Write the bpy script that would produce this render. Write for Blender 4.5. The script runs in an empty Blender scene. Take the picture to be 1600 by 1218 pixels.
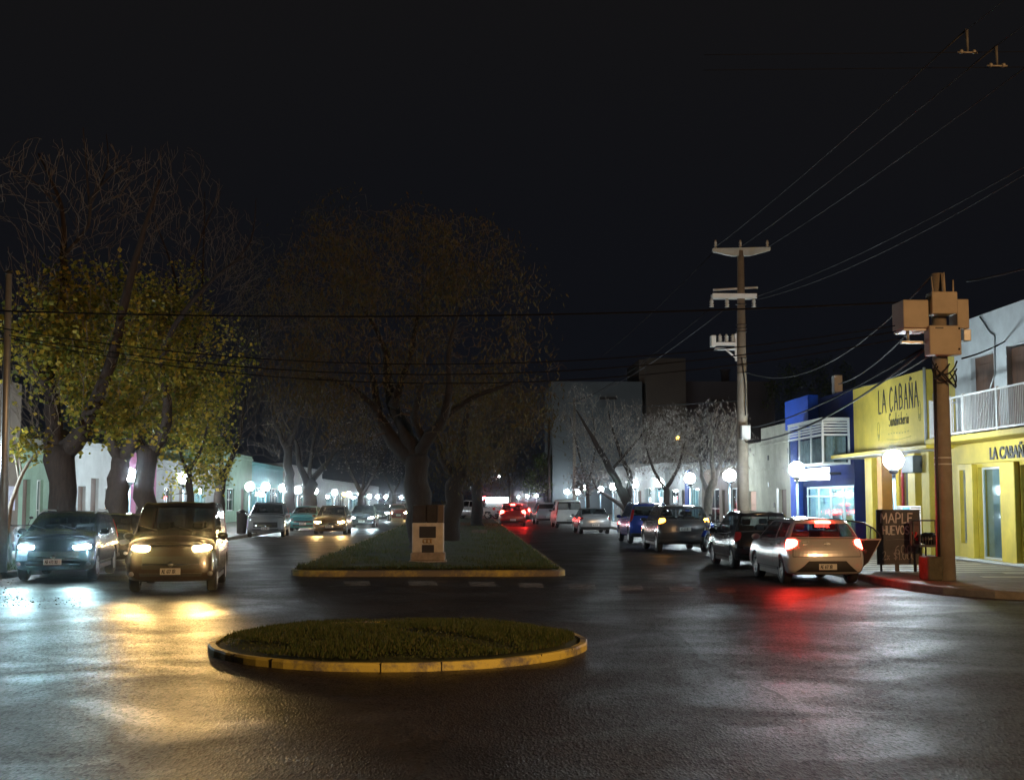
import bpy, math, random
import numpy as np
from mathutils import Vector, Matrix, Euler

# ------------------------------------------------------------------ camera, world, exposure
sc = bpy.context.scene
EYE = Vector((0.0, 0.0, 1.9))
cam_data = bpy.data.cameras.new("camera")
cam_data.lens = 45.0
cam_data.sensor_width = 36.0
cam_data.clip_start = 0.1
cam_data.clip_end = 3000.0
cam = bpy.data.objects.new("camera", cam_data)
cam.location = EYE
cam.rotation_euler = (math.radians(90 + 4.86), 0, math.radians(-2.0))
sc.collection.objects.link(cam)
sc.camera = cam
sc.view_settings.view_transform = 'Standard'
sc.view_settings.look = 'None'
sc.view_settings.exposure = 0.0
sc.view_settings.gamma = 1.0
sc.cycles.max_bounces = 5
sc.cycles.diffuse_bounces = 2
sc.cycles.glossy_bounces = 3
sc.cycles.transparent_max_bounces = 12
sc.cycles.transmission_bounces = 2
sc.cycles.volume_bounces = 0
sc.cycles.sample_clamp_indirect = 3.0
sc.cycles.sample_clamp_direct = 0.0
sc.cycles.use_light_tree = True
sc.cycles.caustics_reflective = False
sc.cycles.caustics_refractive = False

world = bpy.data.worlds.new("World")
sc.world = world
world.use_nodes = True
wn = world.node_tree.nodes; wl = world.node_tree.links
for n in list(wn): wn.remove(n)
w_out = wn.new("ShaderNodeOutputWorld")
w_bg = wn.new("ShaderNodeBackground")
w_tc = wn.new("ShaderNodeTexCoord")
w_sep = wn.new("ShaderNodeSeparateXYZ")
w_ramp = wn.new("ShaderNodeValToRGB")
w_noise = wn.new("ShaderNodeTexNoise"); w_noise.inputs['Scale'].default_value = 2.5
w_add = wn.new("ShaderNodeMath"); w_add.operation = 'MULTIPLY_ADD'
w_add.inputs[1].default_value = 0.12
e = w_ramp.color_ramp.elements
e[0].position = 0.05; e[0].color = (0.0030, 0.0040, 0.0070, 1)
e[1].position = 0.55; e[1].color = (0.0076, 0.0070, 0.0069, 1)
wl.new(w_tc.outputs['Generated'], w_sep.inputs[0])
wl.new(w_tc.outputs['Generated'], w_noise.inputs['Vector'])
wl.new(w_noise.outputs['Fac'], w_add.inputs[0])
wl.new(w_sep.outputs['Z'], w_add.inputs[2])
wl.new(w_add.outputs[0], w_ramp.inputs['Fac'])
wl.new(w_ramp.outputs['Color'], w_bg.inputs['Color'])
w_bg.inputs['Strength'].default_value = 1.0
wl.new(w_bg.outputs[0], w_out.inputs['Surface'])

# ------------------------------------------------------------------ helpers
PI = math.pi
CM = cam.rotation_euler.to_matrix()

def P(px, py, D):
    """world point on the ray of photo pixel (px,py) at depth y = D"""
    d = CM @ Vector(((px - 800) / 2000.0, -(py - 609) / 2000.0, -1.0))
    return EYE + d * (D / d.y)

def PX(px, py, X):
    """point on the ray of a pixel where world x = X"""
    d = CM @ Vector(((px - 800) / 2000.0, -(py - 609) / 2000.0, -1.0))
    return EYE + d * (X / d.x)

def G(px, py, z=0.0):
    d = CM @ Vector(((px - 800) / 2000.0, -(py - 609) / 2000.0, -1.0))
    return EYE + d * ((z - EYE.z) / d.z)

def xa(px, D): return P(px, 779, D).x
def za(px, py, D): return P(px, py, D).z

def tag(o, label=None, cat=None, group=None, kind=None):
    if label: o['label'] = label
    if cat: o['category'] = cat
    if group: o['group'] = group
    if kind: o['kind'] = kind
    return o

def thing(name, label, cat, loc=(0, 0, 0), rz=0.0, group=None):
    o = bpy.data.objects.new(name, None)
    o.empty_display_size = 0.3
    sc.collection.objects.link(o)
    o.location = loc; o.rotation_euler = (0, 0, rz)
    return tag(o, label, cat, group)

class MB:
    def __init__(s):
        s.v = []; s.f = []; s.sm = []
    def add(s, verts, faces, smooth=False, M=None):
        b = len(s.v)
        if M is not None: verts = [M @ Vector(p) for p in verts]
        s.v.extend([tuple(p) for p in verts])
        s.f.extend([tuple(i + b for i in f) for f in faces])
        s.sm.extend([smooth] * len(faces))
        return s
    def box(s, x0, x1, y0, y1, z0, z1, M=None):
        vs = [(x, y, z) for x in (x0, x1) for y in (y0, y1) for z in (z0, z1)]
        fs = [(0, 1, 3, 2), (4, 6, 7, 5), (0, 4, 5, 1), (2, 3, 7, 6), (0, 2, 6, 4), (1, 5, 7, 3)]
        return s.add(vs, fs, False, M)
    def cbox(s, c, sx, sy, sz, M=None):
        return s.box(c[0]-sx/2, c[0]+sx/2, c[1]-sy/2, c[1]+sy/2, c[2]-sz/2, c[2]+sz/2, M)
    def bbox(s, x0, x1, y0, y1, z0, z1, b=0.01, M=None):
        """box with bevelled edges"""
        vs = []; 
        for (sx, X, ix) in ((0, x0, b), (1, x1, -b)):
            for (sy, Y, iy) in ((0, y0, b), (1, y1, -b)):
                for (sz, Z, iz) in ((0, z0, b), (1, z1, -b)):
                    vs += [(X, Y+iy, Z+iz), (X+ix, Y, Z+iz), (X+ix, Y+iy, Z)]
        def k(a, bb, c, w): return (a*4+bb*2+c)*3+w
        fs = []
        for a in (0, 1):
            fs.append((k(a,0,0,0), k(a,0,1,0), k(a,1,1,0), k(a,1,0,0)))
            fs.append((k(0,a,0,1), k(1,a,0,1), k(1,a,1,1), k(0,a,1,1)))
            fs.append((k(0,0,a,2), k(0,1,a,2), k(1,1,a,2), k(1,0,a,2)))
            for c in (0, 1):
                fs.append((k(a,c,0,0), k(a,c,1,0), k(a,c,1,1), k(a,c,0,1)))
                fs.append((k(a,0,c,0), k(a,1,c,0), k(a,1,c,2), k(a,0,c,2)))
                fs.append((k(0,a,c,1), k(1,a,c,1), k(1,a,c,2), k(0,a,c,2)))
                for d in (0, 1):
                    fs.append((k(a,c,d,0), k(a,c,d,1), k(a,c,d,2)))
        return s.add(vs, fs, False, M)
    def tube(s, pts, rads, n=8, caps=True, smooth=True):
        pts = [Vector(p) for p in pts]
        if not hasattr(rads, '__len__'): rads = [rads] * len(pts)
        vs = []; fs = []
        ref = None
        for i, p in enumerate(pts):
            if i == 0: t = pts[1] - p
            elif i == len(pts) - 1: t = p - pts[i-1]
            else: t = pts[i+1] - pts[i-1]
            if t.length < 1e-9: t = Vector((0, 0, 1))
            t.normalize()
            if ref is None:
                ref = Vector((0, 0, 1)) if abs(t.z) < 0.9 else Vector((1, 0, 0))
            a = ref - t * ref.dot(t)
            if a.length < 1e-6: a = t.orthogonal()
            a.normalize(); ref = a
            b = t.cross(a)
            for k in range(n):
                th = 2*PI*k/n
                vs.append(p + (a*math.cos(th) + b*math.sin(th)) * rads[i])
        for i in range(len(pts)-1):
            for k in range(n):
                k2 = (k+1) % n
                fs.append((i*n+k, i*n+k2, (i+1)*n+k2, (i+1)*n+k))
        if caps and n > 2:
            fs.append(tuple(range(n-1, -1, -1)))
            fs.append(tuple((len(pts)-1)*n + k for k in range(n)))
        return s.add(vs, fs, smooth)
    def lathe(s, prof, n=16, c=(0, 0, 0), axis='z', smooth=True, caps=True):
        vs = []; fs = []
        for (r, h) in prof:
            for k in range(n):
                th = 2*PI*k/n
                a, b = r*math.cos(th), r*math.sin(th)
                if axis == 'z': q = (c[0]+a, c[1]+b, c[2]+h)
                elif axis == 'x': q = (c[0]+h, c[1]+a, c[2]+b)
                else: q = (c[0]+a, c[1]+h, c[2]+b)
                vs.append(q)
        m = len(prof)
        for i in range(m-1):
            for k in range(n):
                k2 = (k+1) % n
                fs.append((i*n+k, i*n+k2, (i+1)*n+k2, (i+1)*n+k))
        if caps and prof[0][0] > 1e-6: fs.append(tuple(range(n-1, -1, -1)))
        if caps and prof[-1][0] > 1e-6: fs.append(tuple((m-1)*n+k for k in range(n)))
        return s.add(vs, fs, smooth)
    def ball(s, c, rx, ry=None, rz=None, n=14, m=9):
        ry = ry or rx; rz = rz or rx
        vs = [(c[0], c[1], c[2]+rz)]; fs = []
        for i in range(1, m):
            ph = PI*i/m
            for k in range(n):
                th = 2*PI*k/n
                vs.append((c[0]+rx*math.sin(ph)*math.cos(th), c[1]+ry*math.sin(ph)*math.sin(th), c[2]+rz*math.cos(ph)))
        vs.append((c[0], c[1], c[2]-rz))
        for k in range(n):
            fs.append((0, 1+k, 1+(k+1) % n))
            fs.append((len(vs)-1, 1+(m-2)*n+(k+1) % n, 1+(m-2)*n+k))
        for i in range(m-2):
            for k in range(n):
                fs.append((1+i*n+k, 1+(i+1)*n+k, 1+(i+1)*n+(k+1) % n, 1+i*n+(k+1) % n))
        return s.add(vs, fs, True)
    def prism(s, poly, h0, h1, axis='z', M=None, smooth=False):
        """poly 2D list; axis z: (x,y)->z ; axis x: (y,z) extruded along x ; axis y: (x,z) along y"""
        n = len(poly)
        def q(p, h):
            if axis == 'z': return (p[0], p[1], h)
            if axis == 'x': return (h, p[0], p[1])
            return (p[0], h, p[1])
        vs = [q(p, h0) for p in poly] + [q(p, h1) for p in poly]
        fs = [tuple(range(n-1, -1, -1)), tuple(range(n, 2*n))]
        for i in range(n):
            j = (i+1) % n
            fs.append((i, j, n+j, n+i))
        return s.add(vs, fs, smooth, M)
    def quad(s, a, b, c, d):
        return s.add([a, b, c, d], [(0, 1, 2, 3)])
    def build(s, name, mat, parent=None, recalc=True):
        me = bpy.data.meshes.new(name)
        me.from_pydata(s.v, [], s.f)
        if any(s.sm):
            me.polygons.foreach_set('use_smooth', s.sm)
        if mat: me.materials.append(mat)
        me.update()
        if recalc and len(s.f) < 60000:
            import bmesh
            bm = bmesh.new(); bm.from_mesh(me)
            bmesh.ops.recalc_face_normals(bm, faces=bm.faces)
            bm.to_mesh(me); bm.free()
        o = bpy.data.objects.new(name, me)
        sc.collection.objects.link(o)
        if parent is not None: o.parent = parent
        return o

def children(o): return [c for c in bpy.data.objects if c.parent == o]

def copy_tree(o, parent=None):
    c = o.copy(); sc.collection.objects.link(c)
    c.parent = parent
    for ch in children(o): copy_tree(ch, c)
    return c

# ------------------------------------------------------------------ materials
_mats = {}
def mat(name, col, rough=0.7, metal=0.0, var=0.15, scale=3.0, bump=0.0, bscale=None, spec=0.5,
        coat=0.0, alpha=None, stretch=None, sheen=0):
    if name in _mats: return _mats[name]
    m = bpy.data.materials.new(name); m.use_nodes = True
    nt = m.node_tree; N = nt.nodes; L = nt.links
    b = N.get("Principled BSDF")
    b.inputs['Roughness'].default_value = rough
    b.inputs['Metallic'].default_value = metal
    b.inputs['Specular IOR Level'].default_value = spec
    if coat: b.inputs['Coat Weight'].default_value = coat; b.inputs['Coat Roughness'].default_value = 0.035
    tc = N.new("ShaderNodeTexCoord")
    src = tc.outputs['Object']
    if stretch:
        mp = N.new("ShaderNodeMapping"); mp.inputs['Scale'].default_value = stretch
        L.new(src, mp.inputs['Vector']); src = mp.outputs[0]
    if var > 0:
        no = N.new("ShaderNodeTexNoise"); no.inputs['Scale'].default_value = scale
        no.inputs['Detail'].default_value = 6; no.inputs['Roughness'].default_value = 0.65
        L.new(src, no.inputs['Vector'])
        r = N.new("ShaderNodeValToRGB")
        r.color_ramp.elements[0].position = 0.3; r.color_ramp.elements[1].position = 0.72
        r.color_ramp.elements[0].color = tuple(c*(1-var) for c in col) + (1,)
        r.color_ramp.elements[1].color = tuple(min(1, c*(1+var)) for c in col) + (1,)
        L.new(no.outputs['Fac'], r.inputs['Fac']); L.new(r.outputs['Color'], b.inputs['Base Color'])
    else:
        b.inputs['Base Color'].default_value = tuple(col) + (1,)
    if bump > 0:
        n2 = N.new("ShaderNodeTexNoise"); n2.inputs['Scale'].default_value = bscale or scale*6
        n2.inputs['Detail'].default_value = 5
        L.new(src, n2.inputs['Vector'])
        bp = N.new("ShaderNodeBump"); bp.inputs['Strength'].default_value = bump; bp.inputs['Distance'].default_value = 0.02
        L.new(n2.outputs['Fac'], bp.inputs['Height']); L.new(bp.outputs[0], b.inputs['Normal'])
    _mats[name] = m
    return m

def emit(name, col, strength):
    if name in _mats: return _mats[name]
    m = bpy.data.materials.new(name); m.use_nodes = True
    nt = m.node_tree
    b = nt.nodes.get("Principled BSDF")
    b.inputs['Base Color'].default_value = (0.8, 0.8, 0.8, 1)
    b.inputs['Emission Color'].default_value = tuple(col) + (1,)
    b.inputs['Emission Strength'].default_value = strength
    b.inputs['Roughness'].default_value = 0.3
    _mats[name] = m
    return m

def glassmat(name, tint=(0.35, 0.4, 0.42), trans=0.55, rough=0.03):
    if name in _mats: return _mats[name]
    m = bpy.data.materials.new(name); m.use_nodes = True
    nt = m.node_tree; N = nt.nodes; L = nt.links
    for n in list(N): N.remove(n)
    out = N.new("ShaderNodeOutputMaterial")
    gl = N.new("ShaderNodeBsdfGlossy"); gl.inputs['Roughness'].default_value = rough
    gl.inputs['Color'].default_value = (0.9, 0.95, 1, 1)
    tr = N.new("ShaderNodeBsdfTransparent"); tr.inputs['Color'].default_value = tuple(tint) + (1,)
    no = N.new("ShaderNodeTexNoise"); no.inputs['Scale'].default_value = 1.5
    rr = N.new("ShaderNodeMapRange"); rr.inputs[3].default_value = rough*0.6; rr.inputs[4].default_value = rough*2.5
    L.new(no.outputs['Fac'], rr.inputs[0]); L.new(rr.outputs[0], gl.inputs['Roughness'])
    ge = N.new("ShaderNodeNewGeometry"); vm = N.new("ShaderNodeVectorMath"); vm.operation = 'DOT_PRODUCT'
    L.new(ge.outputs['Normal'], vm.inputs[0]); L.new(ge.outputs['Incoming'], vm.inputs[1])
    ab = N.new("ShaderNodeMath"); ab.operation = 'ABSOLUTE'; L.new(vm.outputs['Value'], ab.inputs[0])
    om = N.new("ShaderNodeMath"); om.operation = 'SUBTRACT'; om.inputs[0].default_value = 1.0; L.new(ab.outputs[0], om.inputs[1])
    pw = N.new("ShaderNodeMath"); pw.operation = 'POWER'; pw.inputs[1].default_value = 5.0; L.new(om.outputs[0], pw.inputs[0])
    fr = N.new("ShaderNodeMath"); fr.operation = 'MULTIPLY_ADD'; fr.inputs[1].default_value = 0.95; fr.inputs[2].default_value = 0.05; L.new(pw.outputs[0], fr.inputs[0])
    mx = N.new("ShaderNodeMixShader")
    L.new(fr.outputs[0], mx.inputs['Fac']); L.new(tr.outputs[0], mx.inputs[1]); L.new(gl.outputs[0], mx.inputs[2])
    L.new(mx.outputs[0], out.inputs['Surface'])
    _mats[name] = m
    return m

def ramp_island(name, cols, rough=0.6, transl=0.35, spec=0.3, emit_s=0.0):
    """per-leaf / per-item random colour"""
    if name in _mats: return _mats[name]
    m = bpy.data.materials.new(name); m.use_nodes = True
    nt = m.node_tree; N = nt.nodes; L = nt.links
    b = N.get("Principled BSDF"); out = N.get("Material Output")
    b.inputs['Roughness'].default_value = rough; b.inputs['Specular IOR Level'].default_value = spec
    g = N.new("ShaderNodeNewGeometry"); r = N.new("ShaderNodeValToRGB")
    r.color_ramp.interpolation = 'CONSTANT' if emit_s < 0 else 'LINEAR'
    els = r.color_ramp.elements
    while len(els) < len(cols): els.new(0.5)
    for i, c in enumerate(cols):
        els[i].position = i/(len(cols)-0.999) if len(cols) > 1 else 0
        els[i].color = tuple(c) + (1,)
    L.new(g.outputs['Random Per Island'], r.inputs['Fac'])
    L.new(r.outputs['Color'], b.inputs['Base Color'])
    if transl > 0:
        t = N.new("ShaderNodeBsdfTranslucent"); mx = N.new("ShaderNodeMixShader")
        mx.inputs['Fac'].default_value = transl
        L.new(r.outputs['Color'], t.inputs['Color'])
        L.new(b.outputs[0], mx.inputs[1]); L.new(t.outputs[0], mx.inputs[2]); L.new(mx.outputs[0], out.inputs['Surface'])
    _mats[name] = m
    return m

# asphalt: damp, worn, with patches, cracks and fine grain
def asphalt(name="damp_asphalt", k=1.0, rgh=0.0):
    m = bpy.data.materials.new(name); m.use_nodes = True
    nt = m.node_tree; N = nt.nodes; L = nt.links
    b = N.get("Principled BSDF")
    g = N.new("ShaderNodeNewGeometry")
    mp = N.new("ShaderNodeMapping"); mp.inputs['Scale'].default_value = (0.55, 0.60, 1.0)
    L.new(g.outputs['Position'], mp.inputs['Vector'])
    big = N.new("ShaderNodeTexNoise"); big.inputs['Scale'].default_value = 1.0; big.inputs['Detail'].default_value = 9; big.inputs['Roughness'].default_value = 0.62
    big.inputs['Distortion'].default_value = 0.8
    L.new(mp.outputs[0], big.inputs['Vector'])
    mg = N.new("ShaderNodeMapping"); mg.inputs['Scale'].default_value = (1.0, 0.34, 1.0)
    L.new(g.outputs['Position'], mg.inputs['Vector'])
    fine = N.new("ShaderNodeTexNoise"); fine.inputs['Scale'].default_value = 60.0; fine.inputs['Detail'].default_value = 3; fine.inputs['Roughness'].default_value = 0.75
    L.new(mg.outputs[0], fine.inputs['Vector'])
    vor = N.new("ShaderNodeTexVoronoi"); vor.inputs['Scale'].default_value = 48.0
    L.new(mg.outputs[0], vor.inputs['Vector'])
    cr = N.new("ShaderNodeValToRGB")
    cr.color_ramp.elements[0].position = 0.3; cr.color_ramp.elements[0].color = (0.015*k, 0.0115*k, 0.0105*k, 1)
    cr.color_ramp.elements[1].position = 0.7; cr.color_ramp.elements[1].color = (0.032*k, 0.025*k, 0.0225*k, 1)
    L.new(big.outputs['Fac'], cr.inputs['Fac'])
    vsep = N.new("ShaderNodeSeparateColor"); L.new(vor.outputs['Color'], vsep.inputs[0])
    gm = N.new("ShaderNodeMapRange"); gm.inputs[1].default_value = 0.0; gm.inputs[2].default_value = 1.0; gm.inputs[3].default_value = 0.35; gm.inputs[4].default_value = 1.9
    L.new(vsep.outputs[0], gm.inputs[0])
    gx = N.new("ShaderNodeMix"); gx.data_type = 'RGBA'; gx.blend_type = 'MULTIPLY'; gx.inputs['Factor'].default_value = 1.0
    L.new(cr.outputs['Color'], gx.inputs['A']); L.new(gm.outputs[0], gx.inputs['B'])
    L.new(gx.outputs['Result'], b.inputs['Base Color'])
    sp = N.new("ShaderNodeMapRange"); sp.inputs[3].default_value = 0.10; sp.inputs[4].default_value = 0.68
    L.new(vsep.outputs[1], sp.inputs[0]); L.new(sp.outputs[0], b.inputs['Specular IOR Level'])
    rr = N.new("ShaderNodeMapRange"); rr.inputs[1].default_value = 0.36; rr.inputs[2].default_value = 0.64
    rr.inputs[3].default_value = 0.36+rgh; rr.inputs[4].default_value = 0.58+rgh
    L.new(big.outputs['Fac'], rr.inputs[0]); L.new(rr.outputs[0], b.inputs['Roughness'])
    # long, shallow undulation + grain
    wav = N.new("ShaderNodeTexNoise"); wav.inputs['Scale'].default_value = 0.9; wav.inputs['Detail'].default_value = 3
    mp2 = N.new("ShaderNodeMapping"); mp2.inputs['Scale'].default_value = (1.2, 1.2, 1.0)
    L.new(g.outputs['Position'], mp2.inputs['Vector']); L.new(mp2.outputs[0], wav.inputs['Vector'])
    b1 = N.new("ShaderNodeBump"); b1.inputs['Strength'].default_value = 1.0; b1.inputs['Distance'].default_value = 0.006
    L.new(wav.outputs['Fac'], b1.inputs['Height'])
    b2 = N.new("ShaderNodeBump"); b2.inputs['Strength'].default_value = 0.75; b2.inputs['Distance'].default_value = 0.008
    L.new(fine.outputs['Fac'], b2.inputs['Height']); L.new(b1.outputs[0], b2.inputs['Normal'])
    b3 = N.new("ShaderNodeBump"); b3.inputs['Strength'].default_value = 0.6; b3.inputs['Distance'].default_value = 0.007
    L.new(vor.outputs['Distance'], b3.inputs['Height']); L.new(b2.outputs[0], b3.inputs['Normal'])
    L.new(b3.outputs[0], b.inputs['Normal'])
    return m

def tiles(name, c1, c2, size, rough=0.55, mortar=(0.1, 0.1, 0.09)):
    m = bpy.data.materials.new(name); m.use_nodes = True
    nt = m.node_tree; N = nt.nodes; L = nt.links
    b = N.get("Principled BSDF"); b.inputs['Roughness'].default_value = rough
    g = N.new("ShaderNodeNewGeometry")
    br = N.new("ShaderNodeTexBrick"); br.offset = 0.0; br.inputs['Scale'].default_value = 1.0
    br.inputs['Brick Width'].default_value = size; br.inputs['Row Height'].default_value = size
    br.inputs['Mortar Size'].default_value = 0.012
    br.inputs['Color1'].default_value = tuple(c1)+(1,); br.inputs['Color2'].default_value = tuple(c2)+(1,)
    br.inputs['Mortar'].default_value = tuple(mortar)+(1,)
    L.new(g.outputs['Position'], br.inputs['Vector'])
    no = N.new("ShaderNodeTexNoise"); no.inputs['Scale'].default_value = 1.2; no.inputs['Detail'].default_value = 6
    L.new(g.outputs['Position'], no.inputs['Vector'])
    mr = N.new("ShaderNodeMapRange"); mr.inputs[3].default_value = 0.45; mr.inputs[4].default_value = 1.35
    L.new(no.outputs['Fac'], mr.inputs[0])
    mx = N.new("ShaderNodeMix"); mx.data_type = 'RGBA'; mx.blend_type = 'MULTIPLY'; mx.inputs['Factor'].default_value = 1.0
    L.new(br.outputs['Color'], mx.inputs['A']); L.new(mr.outputs[0], mx.inputs['B'])
    L.new(mx.outputs['Result'], b.inputs['Base Color'])
    return m

def worn_paint(name, paint, under, amount=0.5, scale=6.0):
    m = bpy.data.materials.new(name); m.use_nodes = True
    nt = m.node_tree; N = nt.nodes; L = nt.links
    b = N.get("Principled BSDF"); b.inputs['Roughness'].default_value = 0.6
    g = N.new("ShaderNodeNewGeometry")
    no = N.new("ShaderNodeTexNoise"); no.inputs['Scale'].default_value = scale; no.inputs['Detail'].default_value = 8; no.inputs['Roughness'].default_value = 0.75
    L.new(g.outputs['Position'], no.inputs['Vector'])
    r = N.new("ShaderNodeValToRGB")
    r.color_ramp.elements[0].position = amount-0.06; r.color_ramp.elements[0].color = tuple(paint)+(1,)
    r.color_ramp.elements[1].position = amount+0.06; r.color_ramp.elements[1].color = tuple(under)+(1,)
    L.new(no.outputs['Fac'], r.inputs['Fac'])
    L.new(r.outputs['Color'], b.inputs['Base Color'])
    bp = N.new("ShaderNodeBump"); bp.inputs['Strength'].default_value = 0.5; bp.inputs['Distance'].default_value = 0.01
    L.new(no.outputs['Fac'], bp.inputs['Height']); L.new(bp.outputs[0], b.inputs['Normal'])
    return m

M_ASPHALT = asphalt()
M_GRASSBASE = mat("grass_soil", (0.035, 0.05, 0.016), 0.9, var=0.5, scale=2.2, bump=0.8, bscale=30)
M_GRASS = ramp_island("grass_blades", [(0.035, 0.06, 0.012), (0.06, 0.09, 0.02), (0.12, 0.11, 0.04)], 0.7, 0.25)
M_KERB_Y = worn_paint("worn_yellow_kerb_paint", (0.58, 0.49, 0.10), (0.17, 0.155, 0.13), 0.53, 1.6)
M_KERB_Y2 = worn_paint("worn_median_kerb_paint", (0.50, 0.42, 0.10), (0.16, 0.145, 0.12), 0.47, 0.9)
M_KERB = mat("kerb_concrete", (0.22, 0.20, 0.17), 0.8, var=0.35, scale=3, bump=0.4)
M_CONC = mat("pole_concrete", (0.27, 0.235, 0.19), 0.75, var=0.22, scale=2.5, bump=0.35, bscale=25)
M_GALV = mat("galvanised_steel", (0.45, 0.47, 0.48), 0.45, 0.6, var=0.15, scale=6)
M_DARKMETAL = mat("dark_metal", (0.03, 0.03, 0.032), 0.45, 0.3, var=0.2, scale=8)
M_BLACK = mat("black_rubber", (0.012, 0.012, 0.013), 0.7, var=0.3, scale=8)
M_BARK = mat("bark", (0.028, 0.018, 0.014), 0.9, var=0.45, scale=5, bump=1.0, bscale=14, stretch=(3, 3, 0.7))
M_BARK_PALE = mat("pale_bark", (0.30, 0.27, 0.23), 0.85, var=0.45, scale=4, bump=0.8, bscale=14, stretch=(2, 2, 0.7))
M_TWIG2 = mat("grey_twig_bark", (0.14, 0.11, 0.085), 0.9, var=0.3, scale=3)
M_TWIG = mat("twig_bark", (0.10, 0.075, 0.055), 0.9, var=0.3, scale=3)
M_WHITE = mat("white_paint", (0.72, 0.73, 0.72), 0.5, var=0.08, scale=4)
M_GLASS = glassmat("shop_glass", (0.75, 0.8, 0.8))
M_PAVE = tiles("pavement_tiles", (0.30, 0.27, 0.23), (0.17, 0.15, 0.13), 0.4)
# ------------------------------------------------------------------ ground, roads, kerbs
def struct(o, label=None):
    o['kind'] = 'structure'
    if label: o['label'] = label
    return o

mb = MB(); mb.quad((-600, -120, 0), (600, -120, 0), (600, 900, 0), (-600, 900, 0))
struct(mb.build('road', M_ASPHALT, recalc=False), 'damp dark asphalt avenue and crossing street')

KZ = 0.15
def rounded(poly_pts, z, mat_top, name, kerb_mat, kerb_w=0.16, label=None, top_mat=None, inner_z=None):
    """closed outline -> kerb ring + top sheet"""
    n = len(poly_pts)
    pts = [Vector((p[0], p[1], 0)) for p in poly_pts]
    # inward offset
    area = sum(pts[i].x*pts[(i+1) % n].y - pts[(i+1) % n].x*pts[i].y for i in range(n))
    sgn = 1 if area > 0 else -1
    inner = []
    for i in range(n):
        t = (pts[(i+1) % n] - pts[i-1]).normalized()
        nn = Vector((-t.y, t.x, 0)) * sgn
        inner.append(pts[i] + nn*kerb_w)
    k = MB()
    vs = []
    for p, q in zip(pts, inner):
        o2 = p + (q-p)*0.16
        vs += [(p.x, p.y, -0.05), (p.x, p.y, z-0.025), (o2.x, o2.y, z), (q.x, q.y, z), (q.x, q.y, z-0.06)]
    fs = []
    for i in range(n):
        j = (i+1) % n
        for a in range(4):
            fs.append((i*5+a, j*5+a, j*5+a+1, i*5+a+1))
    k.add(vs, fs)
    ko = k.build(name+'_kerb', kerb_mat)
    struct(ko)
    return inner, ko

def arc(cx, cy, r, a0, a1, n):
    return [(cx + r*math.cos(math.radians(a0+(a1-a0)*i/n)), cy + r*math.sin(math.radians(a0+(a1-a0)*i/n))) for i in range(n+1)]

# right pavement
out = [(9.2, 262), (9.2, 200), (9.2, 150), (9.2, 120), (9.2, 90), (9.2, 70), (9.2, 55), (9.2, 45), (9.2, 38), (9.2, 33), (9.2, 29), (9.25, 26.6), (9.5, 25.5), (10.1, 24.4), (11.0, 23.6), (12.5, 23.1), (15, 22.9), (22, 22.8), (60, 22.6), (60, 262)]
inner, _ = rounded(out, KZ, None, 'right_pavement', M_KERB)
mb = MB(); mb.add([(p.x, p.y, KZ-0.012) for p in inner], [tuple(range(len(inner)))])
struct(mb.build('pavement', M_PAVE), 'tiled pavement in front of the shops')
# left pavement
out = [(-10.9, 262), (-10.9, 150), (-10.9, 100), (-10.9, 70), (-10.9, 50), (-10.9, 38), (-10.9, 33), (-11.1, 31.2), (-11.7, 30.2), (-12.8, 29.6), (-15, 29.3), (-30, 29.2), (-60, 29.2), (-60, 262)]
out = out[::-1]
inner, _ = rounded(out, KZ, None, 'left_pavement', M_KERB)
mb = MB(); mb.add([(p.x, p.y, KZ-0.012) for p in inner], [tuple(range(len(inner)))])
struct(mb.build('pavement', M_PAVE), 'shaded pavement under the trees')

# grass strip on the left pavement next to the kerb
mb = MB(); mb.quad((-12.6, 31.0, KZ), (-11.2, 31.0, KZ), (-11.2, 48, KZ), (-12.6, 48, KZ))
struct(mb.build('grass_verge', M_GRASSBASE))

# median (long green strip) and round island
def median(y0, y1, r0=1.0):
    return [(-4.45, y1)] + arc(-4.45+r0, y0+r0, r0, 180, 270, 6) + [(-2.5, y0), (-0.8, y0), (0.8, y0)] + arc(2.45-r0*0.4, y0+r0*0.4, r0*0.4, 270, 360, 5) + [(2.45, y1)]
for (y0, y1) in ((31.8, 112), (134, 262)):
    inner, _ = rounded(median(y0, y1), KZ, None, 'median', M_KERB_Y2 if y0 < 40 else M_KERB)
    mb = MB()
    n = len(inner)
    # gently crowned lawn as a grid strip
    ny = 60; nx = 14
    xs = [-4.28 + (2.29+4.28)*i/nx for i in range(nx+1)]
    vs = []; fs = []
    for j in range(ny+1):
        y = y0+0.17 + (y1-y0-0.3)*(j/ny)**1.6
        for i, x in enumerate(xs):
            xx = x
            if j == 0 and i == 0: xx = x+0.75
            vs.append((xx, y + (0.7 if (j == 0 and i == 0) else 0), KZ-0.01 + 0.10*math.sin(PI*i/nx)*min(1, j/4) + 0.02*math.sin(x*5+y)))
    for j in range(ny):
        for i in range(nx):
            a = j*(nx+1)+i
            fs.append((a, a+1, a+nx+2, a+nx+1))
    mb.add(vs, fs, True)
    struct(mb.build('median_lawn', M_GRASSBASE, recalc=False), 'grass strip down the middle of the avenue')

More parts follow.
